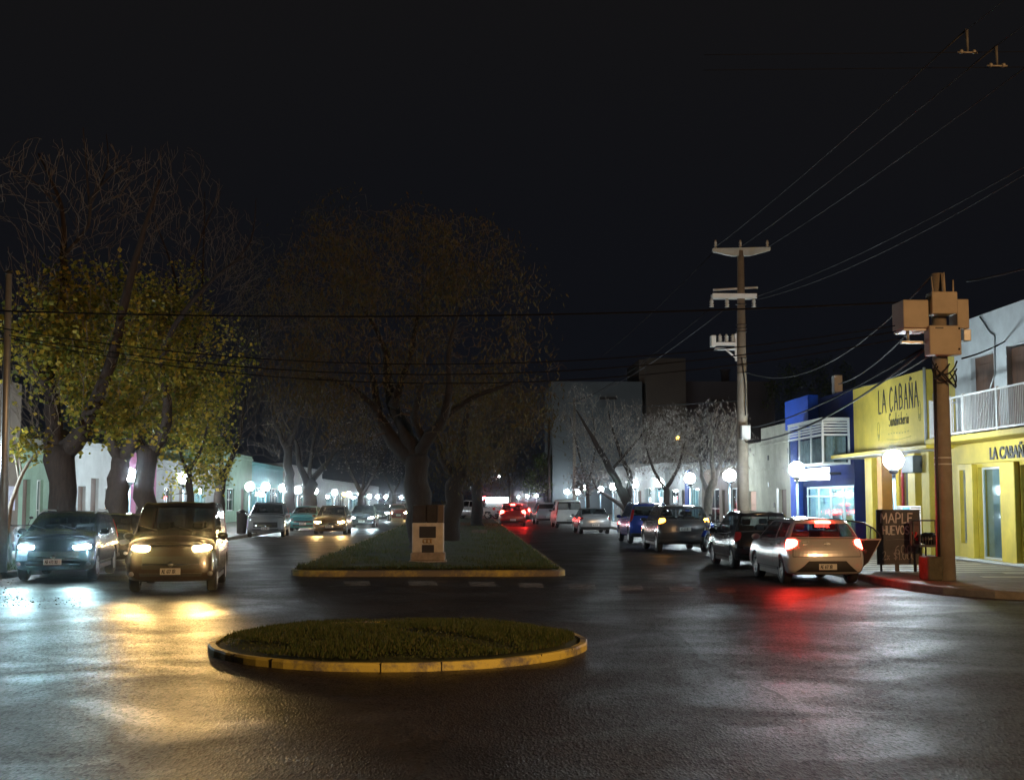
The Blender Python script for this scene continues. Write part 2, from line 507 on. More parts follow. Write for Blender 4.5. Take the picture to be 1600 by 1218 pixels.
IC = (-0.86, 16.87); IR = (2.42, 2.52)
rk = random.Random(77)
isl = [(IC[0]+(IR[0]+rk.uniform(-.014, .014))*math.cos(2*PI*i/72), IC[1]+(IR[1]+rk.uniform(-.014, .014))*math.sin(2*PI*i/72)) for i in range(72)]
IZ = 0.095
inner, ko = rounded(isl, IZ, None, 'round_island', M_KERB_Y, 0.09)
mb = MB(); vs = [(IC[0], IC[1], IZ+0.06)]; fs = []
rings = 8
for r in range(1, rings+1):
    for p in inner:
        t = r/rings
        vs.append((IC[0]+(p.x-IC[0])*t, IC[1]+(p.y-IC[1])*t, IZ-0.02 + 0.08*(1-t*t) + 0.012*math.sin(p.x*9*t)*math.cos(p.y*7*t)))
for i in range(72): fs.append((0, 1+i, 1+(i+1) % 72))
for r in range(rings-1):
    for i in range(72):
        a = 1+r*72; fs.append((a+i, a+72+i, a+72+(i+1) % 72, a+(i+1) % 72))
mb.add(vs, fs, True)
struct(mb.build('island_lawn', M_GRASSBASE), 'small round grass island in the crossing')

def grass(name, label, pts_fn, n, h, seed, w=0.012):
    rng = random.Random(seed); mb = MB()
    vs = []; fs = []
    for _ in range(n):
        x, y, z = pts_fn(rng)
        nz_ = math.sin(x*2.3+1.7*math.sin(y*1.1))+math.sin(y*2.9+1.3*math.sin(x*1.9)+2)+.6*math.sin(x*7+y*5)
        if nz_ < -.9 and rng.random() < .8: continue
        a = rng.uniform(0, 2*PI); hh = h*rng.uniform(0.4, 1.5)*(1+.28*nz_); ww = w*rng.uniform(0.7, 1.5)
        lx, ly = rng.uniform(-0.6, 0.6)*hh, rng.uniform(-0.6, 0.6)*hh
        b = len(vs)
        vs += [(x-ww*math.cos(a), y-ww*math.sin(a), z-0.01), (x+ww*math.cos(a), y+ww*math.sin(a), z-0.01), (x+lx, y+ly, z+hh)]
        fs.append((b, b+1, b+2))
    mb.add(vs, fs)
    o = mb.build(name, M_GRASS, recalc=False)
    tag(o, label, 'grass', kind='stuff')
    return o
def f_isl(r):
    t = math.sqrt(r.random())*0.985; a = r.uniform(0, 2*PI)
    x, y = IC[0]+(IR[0]-0.13)*t*math.cos(a), IC[1]+(IR[1]-0.13)*t*math.sin(a)
    return x, y, KZ-0.02+0.08*(1-t*t)
grass('grass', 'short grass growing on the round traffic island', f_isl, 34000, 0.028, 1, 0.007)
def f_med(r):
    y = 32.0 + 60*(r.random()**1.9); return r.uniform(-4.25, 2.28), y, KZ+0.03
grass('grass', 'mown grass growing on the long median strip', f_med, 30000, 0.07, 2, 0.014)
def f_verge(r):
    return r.uniform(-12.6, -11.2), r.uniform(31, 44), KZ
grass('grass', 'rough grass beside the left kerb under the pole', f_verge, 7000, 0.16, 3, 0.012)

# worn zebra bars across the avenue in front of the median
M_BAR = worn_paint("worn_white_road_paint", (0.26, 0.245, 0.22), (0.05, 0.045, 0.042), 0.50, 4.0)
mb = MB()
for (pa, pb, py) in ((540, 580, 911), (640, 684, 911), (735, 775, 912), (812, 850, 914), (890, 932, 916), (968, 1006, 918), (1048, 1084, 920), (1122, 1150, 922)):
    a = G(pa, py+3.5, 0.004); b = G(pb, py+3.5, 0.004); c = G(pb-3, py-3.5, 0.004); d = G(pa-3, py-3.5, 0.004)
    mb.quad(a, b, c, d)
struct(mb.build('crosswalk_marking', M_BAR, recalc=False), 'worn white zebra bars across the avenue')
# repaired strip and long crack lines in the asphalt
M_PATCH = mat("asphalt_patch", (0.022, 0.020, 0.019), 0.42, var=0.3, scale=2, bump=0.5, bscale=60)
M_SEAM = mat("tar_seam", (0.012, 0.011, 0.011), 0.5, var=0.2)
def seam(pts, w, seed):
    rng = random.Random(seed); mb = MB(); L = []
    for i in range(len(pts)-1):
        a, b = Vector(pts[i]), Vector(pts[i+1])
        for k in range(12):
            t = k/12; q = a.lerp(b, t); L.append(Vector((q.x+rng.uniform(-.04, .04), q.y+rng.uniform(-.04, .04), 0.004)))
    for i in range(len(L)-1):
        d = (L[i+1]-L[i]); nrm = Vector((-d.y, d.x, 0)).normalized()*w*rng.uniform(0.5, 1.2)
        mb.quad(L[i]-nrm, L[i+1]-nrm, L[i+1]+nrm, L[i]+nrm)
    struct(mb.build('road_seam', M_SEAM, recalc=False), 'dark tar seam in the asphalt')
g = lambda x, y: tuple(G(x, y))
seam([g(0, 985), g(180, 980), g(330, 975), g(500, 970)], 0.02, 5)
seam([g(1020, 970), g(1100, 1030), g(1180, 1065), g(1240, 1100)], 0.025, 6)
seam([g(1060, 978), g(1200, 985), g(1330, 995), g(1430, 1060)], 0.02, 7)
M_ASPHALT2 = asphalt("newer_asphalt", 0.82, 0.05)
mb = MB(); pg = [G(x, y, 0.0035) for (x, y) in ((935, 1050), (985, 1000), (1020, 972), (1062, 990), (1100, 1030), (1135, 1045), (1180, 1067), (1215, 1080), (1245, 1106), (1290, 1150), (1330, 1240), (1360, 1330), (900, 1340), (620, 1330), (640, 1240), (700, 1150), (800, 1100), (880, 1075))]
mb.add([tuple(q) for q in pg], [tuple(range(len(pg)))])
struct(mb.build('asphalt_patch', M_ASPHALT2, recalc=False), 'darker relaid asphalt patch in the crossing')
mb = MB()
for i in range(15):
    a = 2*PI*i/15+.07*math.sin(i*3)
    M_ = Matrix.Translation((IC[0]+(IR[0]-.03)*math.cos(a), IC[1]+(IR[1]-.03)*math.sin(a), 0)) @ Matrix.Rotation(a, 4, 'Z')
    mb.box(-.05, .0305, -.004, .004, 0, IZ+.0015, M_)
struct(mb.build('kerb_joint', M_SEAM), 'dark joints between the kerb stones of the round island')
# damp gutter with leaf litter by the left corner
M_LEAFLIT = ramp_island("leaf_litter_mat", [(0.06, 0.04, 0.02), (0.04, 0.03, 0.015), (0.08, 0.06, 0.03)], 0.8, 0.0)
rng = random.Random(8); mb = MB()
for i in range(260):
    t = rng.random(); px = rng.uniform(-10, 130) if t < 0.6 else rng.uniform(-10, 30); py = rng.gauss(938, 5) if t < 0.6 else rng.uniform(895, 945)
    q = G(px, py, 0.01); s = rng.uniform(0.008, 0.025); a = rng.uniform(0, PI)
    u = Vector((math.cos(a)*s, math.sin(a)*s, rng.uniform(-.3, .3)*s)); v = Vector((-math.sin(a)*s, math.cos(a)*s, rng.uniform(0, .5)*s))
    mb.quad(q-u, q-v, q+u, q+v+Vector((0, 0, 0.01)))
for i in range(500):
    q = G(rng.uniform(925, 945), rng.uniform(1010, 1035), 0.01); 
o = mb.build('leaf_litter', M_LEAFLIT, recalc=False); tag(o, 'fallen leaves and grit in the left gutter', 'leaves', kind='stuff')
# low-relief lines of pale pavers
M_PALE = mat("pale_pavers", (0.5, 0.47, 0.40), 0.35, var=0.2, scale=1.5)
M_PLINE = M_PALE
mb = MB()
for yy in (30.6, 31.5, 32.4, 33.3, 34.3, 35.4, 36.6):
    mb.quad((9.9, yy, KZ-0.006), (13.9, yy, KZ-0.006), (13.9, yy+0.28, KZ-0.006), (9.9, yy+0.28, KZ-0.006))
for (xx, yy) in ((11.6, 28.6), (12.9, 27.6), (12.0, 26.6), (13.4, 29.4), (12.7, 30.0)):
    mb.quad((xx, yy, KZ-0.006), (xx+1.0, yy-0.15, KZ-0.006), (xx+1.1, yy+0.45, KZ-0.006), (xx+0.1, yy+0.5, KZ-0.006))
struct(mb.build('pavement_pattern', M_PALE, recalc=False), 'pale bands in the pavement tiles')

# ------------------------------------------------------------------ buildings
def facade(X, y0, y1, z0, z1, holes, inward, depth=0.25):
    """wall sheet at x = X with openings; inward = +1 if the inside lies towards +x"""
    ys = sorted(set([y0, y1] + [h[0] for h in holes] + [h[1] for h in holes]))
    zs = sorted(set([z0, z1] + [h[2] for h in holes] + [h[3] for h in holes]))
    ys = [y for y in ys if y0 <= y <= y1]; zs = [z for z in zs if z0 <= z <= z1]
    mb = MB(); X2 = X + inward*depth
    for i in range(len(ys)-1):
        for j in range(len(zs)-1):
            cy, cz = (ys[i]+ys[i+1])/2, (zs[j]+zs[j+1])/2
            if any(h[0] < cy < h[1] and h[2] < cz < h[3] for h in holes): continue
            mb.quad((X, ys[i], zs[j]), (X, ys[i+1], zs[j]), (X, ys[i+1], zs[j+1]), (X, ys[i], zs[j+1]))
            mb.quad((X2, ys[i], zs[j]), (X2, ys[i+1], zs[j]), (X2, ys[i+1], zs[j+1]), (X2, ys[i], zs[j+1]))
    for (a, b, c, d) in holes:
        mb.quad((X, a, c), (X2, a, c), (X2, a, d), (X, a, d))
        mb.quad((X, b, c), (X2, b, c), (X2, b, d), (X, b, d))
        mb.quad((X, a, d), (X, b, d), (X2, b, d), (X2, a, d))
        if c > z0: mb.quad((X, a, c), (X, b, c), (X2, b, c), (X2, a, c))
    # ends + top
    mb.quad((X, y0, z0), (X2, y0, z0), (X2, y0, z1), (X, y0, z1))
    mb.quad((X, y1, z0), (X2, y1, z0), (X2, y1, z1), (X, y1, z1))
    mb.quad((X, y0, z1), (X, y1, z1), (X2, y1, z1), (X2, y0, z1))
    return mb

def shell(mb, X, y0, y1, z1, inward, deep=14, gap=0.25):
    """side and rear walls"""
    xa_, xb = X + inward*gap, X + inward*deep
    for y in (y0, y1):
        mb.quad((xa_, y, 0), (xb, y, 0), (xb, y, z1-0.02), (xa_, y, z1-0.02))
    mb.quad((xb, y0, 0), (xb, y1, 0), (xb, y1, z1-0.02), (xb, y0, z1-0.02))

M_FRAMEW = mat("white_frame", (0.62, 0.64, 0.63), 0.4, var=0.06)
M_FRAMED = mat("dark_frame", (0.05, 0.045, 0.04), 0.5, var=0.2)
M_ROOM = mat("room_plaster", (0.55, 0.6, 0.6), 0.8, var=0.2)
M_WOODB = mat("brown_wood", (0.10, 0.05, 0.03), 0.6, var=0.35, scale=6, stretch=(1, 1, 0.2))
M_GOODS = ramp_island("shelf_goods", [(0.6, 0.1, 0.1), (0.1, 0.25, 0.6), (0.7, 0.7, 0.68), (0.1, 0.4, 0.35), (0.7, 0.5, 0.1), (0.15, 0.1, 0.2), (0.8, 0.85, 0.85), (0.05, 0.1, 0.12)], 0.5, 0.0)
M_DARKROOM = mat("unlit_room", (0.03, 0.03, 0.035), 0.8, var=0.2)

def window(parent, X, a, b, c, d, inward, fm, gm, set_=0.12, bars_y=1, bars_z=1, name='window', fw=0.06):
    f = MB(); x0 = X+inward*set_; x1 = x0+inward*0.06
    xl, xh = min(x0, x1), max(x0, x1)
    f.box(xl, xh, a, b, c, c+fw); f.box(xl, xh, a, b, d-fw, d)
    f.box(xl, xh, a, a+fw, c+fw, d-fw); f.box(xl, xh, b-fw, b, c+fw, d-fw)
    for i in range(1, bars_y):
        y = a+(b-a)*i/bars_y; f.box(xl, xh, y-fw*.4, y+fw*.4, c+fw, d-fw)
    for i in range(1, bars_z):
        z = c+(d-c)*i/bars_z; f.box(xl+.004, xh-.004, a+fw, b-fw, z-fw*.4, z+fw*.4)
    fo = f.build(name, fm, parent)
    g = MB(); xm = (xl+xh)/2; g.box(xm-.006, xm+.006, a+fw*.5, b-fw*.5, c+fw*.5, d-fw*.5)
    g.build('pane', gm, fo)
    return fo

def door(parent, X, a, b, c, d, inward, m, label=None):
    f = MB(); x0 = X+inward*0.14
    f.bbox(min(x0, x0+inward*.06), max(x0, x0+inward*.06), a+.01, b-.01, c, d-.01, .008)
    w = (b-a)
    for k in range(2):
        za_, zb_ = c+.12+(d-c-.2)*k*.5, c+.12+(d-c-.2)*(k*.5+.42)
        f.bbox(min(x0-inward*.02, x0), max(x0-inward*.02, x0), a+.12*w, b-.12*w, za_, zb_, .008)
    o = f.build('door', m, parent)
    if label: o['label'] = label
    h = MB(); h.ball((x0-inward*.05, a+.1*w, c+1.0), .03, n=8, m=5); h.build('handle', M_GALV, o)
    return o

def room(parent, X, a, b, c, d, inward, deep, wall_m, lamp_m=None, goods=0, seed=0, lampz=None):
    """real room behind an opening, with shelves of goods and ceiling tubes"""
    xa_, xb = X+inward*0.26, X+inward*deep
    r = MB()
    r.quad((xb, a, c), (xb, b, c), (xb, b, d), (xb, a, d))
    r.quad((xa_, a-.01, c), (xb, a-.01, c), (xb, a-.01, d), (xa_, a-.01, d)); r.quad((xa_, b+.01, c), (xb, b+.01, c), (xb, b+.01, d), (xa_, b+.01, d))
    r.quad((xa_, a, d+.02), (xb, a, d+.02), (xb, b, d+.02), (xa_, b, d+.02)); r.quad((xa_, a, c+.02), (xb, a, c+.02), (xb, b, c+.02), (xa_, b, c+.02))
    r.build('room', wall_m, parent, recalc=False)
    rng = random.Random(seed)
    if goods:
        s = MB(); gd = MB()
        x0 = X+inward*(deep-.45); 
        nz = 5
        for k in range(nz):
            z = c+.25+(d-c-.6)*k/(nz-1)
            s.box(min(x0, x0+inward*.4), max(x0, x0+inward*.4), a+.1, b-.1, z-.02, z)
            y = a+.15
            while y < b-.3:
                w = rng.uniform(.06, .22); hh = rng.uniform(.12, .34)
                gd.box(min(x0+inward*.03, x0+inward*.3), max(x0+inward*.03, x0+inward*.3), y, y+w, z+.002, z+hh); y += w+rng.uniform(.01, .08)
        # display right behind the glass
        x0 = X+inward*.45
        y = a+.2
        while y < b-.4:
            w = rng.uniform(.15, .4); hh = rng.uniform(.3, 1.5)
            if rng.random() < .7: gd.box(min(x0, x0+inward*.25), max(x0, x0+inward*.25), y, y+w, c+.03, c+.03+hh)
            if rng.random() < .6:
                z = rng.uniform(c+1.2, d-.4); gd.box(min(x0, x0+inward*.1), max(x0, x0+inward*.1), y, y+w*.8, z, z+rng.uniform(.1, .35))
            y += w+rng.uniform(.05, .4)
        s.build('shelf', M_FRAMEW, parent); gd.build('shelf_goods', M_GOODS, parent)
    if lamp_m:
        l = MB(); n = max(1, int((b-a)/1.6))
        for i in range(n):
            y = a+(b-a)*(i+.5)/n; xm = X+inward*deep*.55
            l.box(xm-.06, xm+.06, y-.5, y+.5, d-.06, d-.01)
        l.build('ceiling_lamp', lamp_m, parent)

E_SHOP = emit("shop_tube_light", (0.45, 0.88, 1.0), 380.0)
E_SHOP2 = emit("shop_tube_light_soft", (0.6, 0.93, 1.0), 40.0)
E_SIGN = emit("backlit_sign", (0.85, 0.95, 1.0), 7.0)
M_YELLOW = mat("yellow_wall_paint", (0.62, 0.48, 0.075), 0.65, var=0.24, scale=0.9, bump=0.25, bscale=12)
M_YELLOW2 = mat("deep_yellow_paint", (0.64, 0.48, 0.055), 0.55, var=0.22, scale=1.1)
M_ORANGE = mat("orange_paint", (0.55, 0.26, 0.04), 0.6, var=0.15)
M_PALEBLUEWALL = mat("pale_plaster", (0.55, 0.60, 0.62), 0.8, var=0.16, scale=1.4, bump=0.3, bscale=15)
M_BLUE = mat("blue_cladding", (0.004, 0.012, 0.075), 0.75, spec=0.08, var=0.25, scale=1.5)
M_BLUE2 = mat("bright_and_lamplit_blue", (0.012, 0.06, 0.38), 0.6, spec=0.12, var=0.15, scale=1.5)  # lamp light painted into the pylon; plain bright blue on the far pilaster
M_BEIGE = mat("beige_plaster", (0.37, 0.36, 0.29), 0.85, var=0.3, scale=0.9, bump=0.35, bscale=12)
M_LET = mat("black_lettering", (0.02, 0.02, 0.02), 0.5, var=0.1)
M_RED = mat("red_paint", (0.5, 0.03, 0.04), 0.5, var=0.12)
XF = 14.7

# --- stroke lettering -------------------------------------------------
GL = {
 'A': [[(0, 0), (.45, 1), (.9, 0)], [(.2, .38), (.74, .38)]],
 'B': [[(0, 0), (0, 1), (.5, .97), (.62, .76), (.45, .54), (0, .5)], [(.45, .54), (.72, .34), (.6, .06), (0, 0)]],
 'C': [[(.75, .86), (.5, 1), (.2, .88), (.02, .5), (.16, .14), (.45, 0), (.75, .14)]],
 'E': [[(.65, 1), (0, 1), (0, 0), (.68, 0)], [(0, .52), (.5, .52)]],
 'H': [[(0, 0), (0, 1)], [(.7, 0), (.7, 1)], [(0, .5), (.7, .5)]],
 'L': [[(.05, 1), (0, 0), (.6, .02)]],
 'M': [[(0, 0), (.05, 1), (.42, .4), (.8, 1), (.86, 0)]],
 'N': [[(0, 0), (0, 1), (.7, 0), (.7, 1)]],
 'Ñ': [[(0, 0), (0, 1), (.7, 0), (.7, 1)], [(.1, 1.14), (.25, 1.22), (.45, 1.12), (.6, 1.2)]],
 'O': [[(.4, 0), (.08, .2), (0, .5), (.1, .85), (.4, 1), (.72, .82), (.8, .5), (.7, .16), (.4, 0)]],
 'P': [[(0, 0), (0, 1), (.5, .98), (.66, .74), (.5, .5), (0, .48)]],
 'R': [[(0, 0), (0, 1), (.5, .98), (.66, .74), (.5, .5), (0, .48)], [(.35, .5), (.72, 0)]],
 'S': [[(.65, .86), (.4, 1), (.1, .86), (.12, .6), (.5, .46), (.64, .2), (.4, 0), (.05, .12)]],
 'U': [[(0, 1), (.02, .25), (.2, .02), (.5, .02), (.68, .25), (.7, 1)]],
 'V': [[(0, 1), (.36, 0), (.74, 1)]],
 'X': [[(0, 0), (.65, 1)], [(0, 1), (.65, 0)]],
 'x': [[(0, 0), (.4, .5)], [(0, .5), (.4, 0)]],
 '0': [[(.3, 0), (.05, .2), (0, .5), (.06, .84), (.3, 1), (.54, .82), (.6, .5), (.54, .16), (.3, 0)]],
 '1': [[(.08, .8), (.25, 1), (.25, 0)]],
 '2': [[(.02, .78), (.2, 1), (.45, .96), (.55, .72), (.3, .38), (0, .03), (.6, .03)]],
 '3': [[(.05, .9), (.3, 1), (.52, .78), (.25, .54), (.55, .28), (.3, 0), (.03, .12)]],
 '4': [[(.45, 0), (.45, 1), (0, .3), (.6, .3)]],
 '5': [[(.55, 1), (.1, 1), (.06, .55), (.4, .6), (.58, .35), (.45, .05), (.05, .05)]],
 '6': [[(.5, .96), (.2, .8), (.02, .4), (.1, .08), (.4, 0), (.58, .22), (.45, .48), (.15, .45), (.03, .3)]],
 '7': [[(0, 1), (.6, 1), (.2, 0)]],
 '.': [[(.05, 0), (.1, .05)]],
 '$': [[(.55, .82), (.3, .92), (.05, .75), (.3, .5), (.55, .28), (.3, .08), (.03, .2)], [(.3, 1.05), (.3, -.05)]],
 'a': [[(.42, .42), (.2, .5), (.02, .25), (.15, 0), (.38, .12), (.42, .48), (.46, 0)]],
 'n': [[(0, .5), (.03, 0)], [(.03, .3), (.22, .5), (.36, .4), (.4, 0)]],
 'd': [[(.4, .35), (.2, .5), (.02, .25), (.15, 0), (.36, .1), (.42, 1), (.44, 0)]],
 'w': [[(0, .5), (.12, 0), (.26, .4), (.4, 0), (.52, .5)]],
 'i': [[(.05, .5), (.06, 0)], [(.05, .68), (.08, .74)]],
 'c': [[(.36, .42), (.18, .5), (.02, .25), (.16, 0), (.38, .1)]],
 'h': [[(0, 1), (.02, 0)], [(.02, .3), (.2, .5), (.34, .38), (.38, 0)]],
 'e': [[(.02, .26), (.36, .3), (.26, .5), (.08, .42), (.03, .15), (.2, 0), (.4, .1)]],
 'r': [[(0, .5), (.03, 0)], [(.03, .28), (.16, .48), (.32, .46)]],
}
def strokes(mb, text, org, ux, uz, h, w, gap=0.18, seed=0, jit=0.02, thick=0.012, slant=0.0, wid=1.0, nrm=None):
    """flat raised strokes; org = baseline start, ux,uz unit directions, h = cap height"""
    rng = random.Random(seed)
    ux = Vector(ux); uz = Vector(uz); nrm = ux.cross(uz) if nrm is None else Vector(nrm)
    x = 0.0
    for ch in text:
        if ch == ' ': x += .6*h*wid; continue
        gl = GL[ch]; mx = max(p[0] for s_ in gl for p in s_)
        for s_ in gl:
            pts = [((p[0]*wid + slant*p[1])*h + rng.uniform(-jit, jit)*h, p[1]*h + rng.uniform(-jit, jit)*h) for p in s_]
            # smooth long strokes
            if len(pts) >= 5:
                q = []
                for i in range(len(pts)-1):
                    p0 = pts[max(i-1, 0)]; p1 = pts[i]; p2 = pts[i+1]; p3 = pts[min(i+2, len(pts)-1)]
                    for k in range(3):
                        t = k/3; t2 = t*t; t3 = t2*t
                        q.append(tuple(.5*((2*p1[c]) + (-p0[c]+p2[c])*t + (2*p0[c]-5*p1[c]+4*p2[c]-p3[c])*t2*.9 + (-p0[c]+3*p1[c]-3*p2[c]+p3[c])*t3*.9) for c in (0, 1)))
                q.append(pts[-1]); pts = q
            for i in range(len(pts)-1):
                a, b = pts[i], pts[i+1]
                d = Vector((b[0]-a[0], b[1]-a[1]))
                if d.length < 1e-6: continue
                d.normalize(); n2 = Vector((-d.y, d.x))*w*.5; e2 = d*w*.35
                cs = [(a[0]-e2.x-n2.x, a[1]-e2.y-n2.y), (b[0]+e2.x-n2.x, b[1]+e2.y-n2.y), (b[0]+e2.x+n2.x, b[1]+e2.y+n2.y), (a[0]-e2.x+n2.x, a[1]-e2.y+n2.y)]
                tt = thick*(1+0.13*(i % 3))
                vs = [Vector(org)+ux*(x+c[0])+uz*c[1] for c in cs]
                vs2 = [v+nrm*tt for v in vs]
                mb.add(vs+vs2, [(0, 1, 2, 3), (4, 5, 6, 7), (0, 1, 5, 4), (1, 2, 6, 5), (2, 3, 7, 6), (3, 0, 4, 7)])
        x += mx*h*wid + gap*h
    return x

def font_text(text, size, mat_, parent, M, extr=0.015, name='lettering', bold=0.0):
    cu = bpy.data.curves.new('txt', 'FONT'); cu.body = text; cu.size = size; cu.extrude = extr; cu.offset = bold
    cu.resolution_u = 3
    t = bpy.data.objects.new('txt', cu); sc.collection.objects.link(t)
    dg = bpy.context.evaluated_depsgraph_get(); dg.update()
    me = bpy.data.meshes.new_from_object(t.evaluated_get(dg))
    bpy.data.objects.remove(t); bpy.data.curves.remove(cu)
    me.transform(M); me.materials.clear(); me.materials.append(mat_)
    me.name = name
    o = bpy.data.objects.new(name, me); sc.collection.objects.link(o); o.parent = parent
    return o

# --- yellow sandwich shop building (sign wall) ------------------------
b = thing('shop_building', 'yellow sandwich shop with hand lettered upper wall and thin canopy', 'shop', (0, 0, 0))
holes = [(42.9, 44.7, KZ, 2.95), (47.0, 47.9, KZ, 2.5)]
fac = facade(XF+.5, 38.9, 48.2, 0, 3.42, holes, 1)
fac.build('wall', M_YELLOW2, b)
up = MB(); up.box(XF, XF+.75, 40.45, 48.18, 3.55, 6.05); up.box(XF, XF+.75, 38.0, 38.9, 0.1, 6.9)
up.build('sign_wall', M_YELLOW, b)
mm = MB(); shell(mm, XF+.5, 38.9, 48.2, 6.0, 1); mm.quad((XF+.75, 38.9, 5.6), (XF+14, 38.9, 5.6), (XF+14, 48.2, 5.6), (XF+.75, 48.2, 5.6)); mm.build('roof', M_BEIGE, b)
cn = MB(); cn.bbox(13.85, XF+.5, 38.2, 48.4, 3.42, 3.545, .02); cn.build('canopy', M_YELLOW2, b)
rc = MB(); rc.box(13.86, XF+.48, 39.0, 48.35, 3.40, 3.418); rc.build('canopy_soffit', M_FRAMEW, b)
for (a, c, m_) in ((46.1, 46.9, M_YELLOW2), (45.0, 45.5, M_ORANGE), (41.6, 42.3, M_YELLOW2), (40.3, 41.0, M_YELLOW), (39.2, 39.7, M_YELLOW2)):
    pl = MB(); pl.bbox(XF-.02, XF+.498, a, c, .1, 3.41, .015); pl.build('pilaster', m_, b)
rf = MB(); X0 = XF+.58
for (a, c) in ((42.9, 43.02), (43.75, 43.85), (44.58, 44.7)): rf.box(X0, X0+.08, a, c, .15, 2.95)
rf.box(X0, X0+.08, 42.9, 44.7, 2.87, 2.95); rf.box(X0+.004, X0+.076, 43.0, 44.6, 1.5, 1.62)
rfo = rf.build('door_frame', M_RED, b)
pn = MB(); pn.box(X0+.03, X0+.05, 43.0, 44.6, .17, 1.5); pn.build('door_panel', M_ORANGE, b)
pn = MB(); pn.box(X0+.03, X0+.045, 43.0, 44.6, 1.62, 2.87); pn.build('pane', M_GLASS, rfo)
room(b, XF+.5, 42.8, 44.8, KZ, 2.95, 1, 2.5, M_ROOM, E_SHOP2, goods=1, seed=4)
door(b, XF+.5, 47.0, 47.9, KZ, 2.5, 1, M_ORANGE)
let = MB()
W0 = 1.0
# "LA CABAÑA": px 1380..1450
lx0 = 14.7*2000/(1381-730); 
strokes(let, 'LA CABAÑA', (XF-.004, lx0, 4.93), (0, -1, 0), (0, 0, 1), 0.80, 0.062, gap=.22, seed=3, jit=.025, wid=.50, nrm=(-1, 0, 0), thick=.01)
let.build('sign_lettering', M_LET, b)
let = MB()
strokes(let, 'Sandwicheria', (XF-.004, 44.1, 4.42), (0, -1, 0), (0, 0, 1), 0.42, 0.028, gap=.17, seed=5, jit=.02, wid=.62, nrm=(-1, 0, 0), thick=.01, slant=.12)
let.build('sign_lettering', M_LET, b)
M_FAINT = mat("faded_paint", (0.36, 0.31, 0.06), 0.7, var=0.3, scale=8)
lf = MB()
for (cy, cz) in ((45.25, 4.3), (41.05, 4.75)):
    pts = [(.12*math.sin(2*PI*i/14), .33*math.cos(2*PI*i/14)) for i in range(15)]
    for i in range(14):
        a, c = pts[i], pts[i+1]
        lf.tube([(XF-.004, cy+a[0], cz+a[1]), (XF-.004, cy+c[0], cz+c[1])], .011, 4)
    lf.box(XF-.006, XF-.001, cy-.06, cy+.06, cz-.24, cz-.1)
for i in range(8):
    lf.box(XF-.006, XF-.001, 44.2-i*.28, 44.05-i*.28+.04, 4.12+.02*math.sin(i), 4.17+.02*math.sin(i))
lf.tube([(XF-.004, 44.4-k*.25, 3.98-.06*math.sin(PI*k/10)) for k in range(11)], .01, 4)
lf.build('faded_emblem', M_FAINT, b)
dp = MB(); dp.tube([(XF-.06, 40.38, 6.1), (XF-.06, 40.38, 3.5)], .05, 8); dp.tube([(XF-.05, 39.6, 5.2), (XF-.05, 39.6, .3)], .045, 8); dp.build('downpipe', M_FRAMEW, b)
ac = MB(); ac.bbox(XF-.32, XF+.48, 40.9, 42.0, 2.75, 3.3, .02)
aco = ac.build('air_conditioner', mat('ac_dark', (0.06, 0.08, 0.08), .5), b)
ac = MB(); ac.lathe([(.2, 0), (.2, .02), (.04, .03)], 16, (XF+.1, 40.9, 3.02), 'y'); ac.build('fan_guard', M_GALV, aco)

# --- corner shop: yellow ground floor, pale upper floor, balcony ------
b = thing('corner_building', 'corner building with yellow shopfront, black letters and white railed balcony', 'shop')
low = [(34.95, 36.45, .2, 2.8), (37.95-.02, 38.0-.02, .3, .31), (32.0, 33.6, .2, 2.8), (29.0, 31.4, .2, 2.8), (37.05, 37.85, .6, 2.75)]
fac = facade(XF, 26.5, 37.98, 0, 3.6, [h for h in low if h[1]-h[0] > .2], 1)
shell(fac, XF, 26.5, 37.98, 3.6, 1)
fac.build('wall', M_YELLOW2, b)
upm = facade(XF, 26.5, 37.98, 3.6, 7.15, [(35.1, 36.75, 3.72, 6.0), (32.7, 34.25, 3.72, 6.05), (29, 30.5, 3.72, 6.05)], 1)
for y in (26.5, 37.98): upm.quad((XF+.25, y, 3.6), (XF+14, y, 3.6), (XF+14, y, 7.1), (XF+.25, y, 7.1))
upm.build('upper_wall', M_PALEBLUEWALL, b)
rr = MB(); rr.quad((XF+.25, 26.5, 6.9), (XF+14, 26.5, 6.9), (XF+14, 37.98, 6.9), (XF+.25, 37.98, 6.9)); rr.build('roof', M_BEIGE, b)
for (a, c) in ((33.65, 34.9), (36.5, 37.0), (31.45, 31.95)):
    pl = MB(); pl.bbox(XF-.16, XF-.002, a, c-.35 if a == 33.65 else c, .1, 2.9, .012); pl.build('pilaster', M_YELLOW2, b)
fa = MB(); fa.bbox(XF-.1, XF-.002, 26.5, 37.95, 2.92, 3.5, .01); fa.build('fascia', M_YELLOW, b)
M3 = Matrix.Translation((XF-.115, 35.3, 3.0)) @ Matrix(((0, 0, -1, 0), (-1, 0, 0, 0), (0, 1, 0, 0), (0, 0, 0, 1)))
font_text('LA CABAÑA', .46, M_LET, b, M3, bold=.012)
for (a, c, z0, z1) in ((34.95, 36.45, .2, 2.8), (32.0, 33.6, .2, 2.8), (37.05, 37.85, .6, 2.75), (29.0, 31.4, .2, 2.8)):
    window(b, XF, a, c, z0, z1, 1, M_FRAMEW if z0 < .5 else M_GALV, M_GLASS, bars_y=2 if c-a > 2 else 1, bars_z=1, name='shop_window' if z0 > .5 else 'glass_door')
    room(b, XF, a+.02, c-.02, z0, z1+.15, 1, 2.6, M_ROOM, E_SHOP2, goods=1 if a != 34.95 else 1, seed=int(a*7))
for (a, c) in ((35.1, 36.75), (32.7, 34.25), (29, 30.5)):
    d_ = door(b, XF, a, c, 3.72, 6.0, 1, M_WOODB)
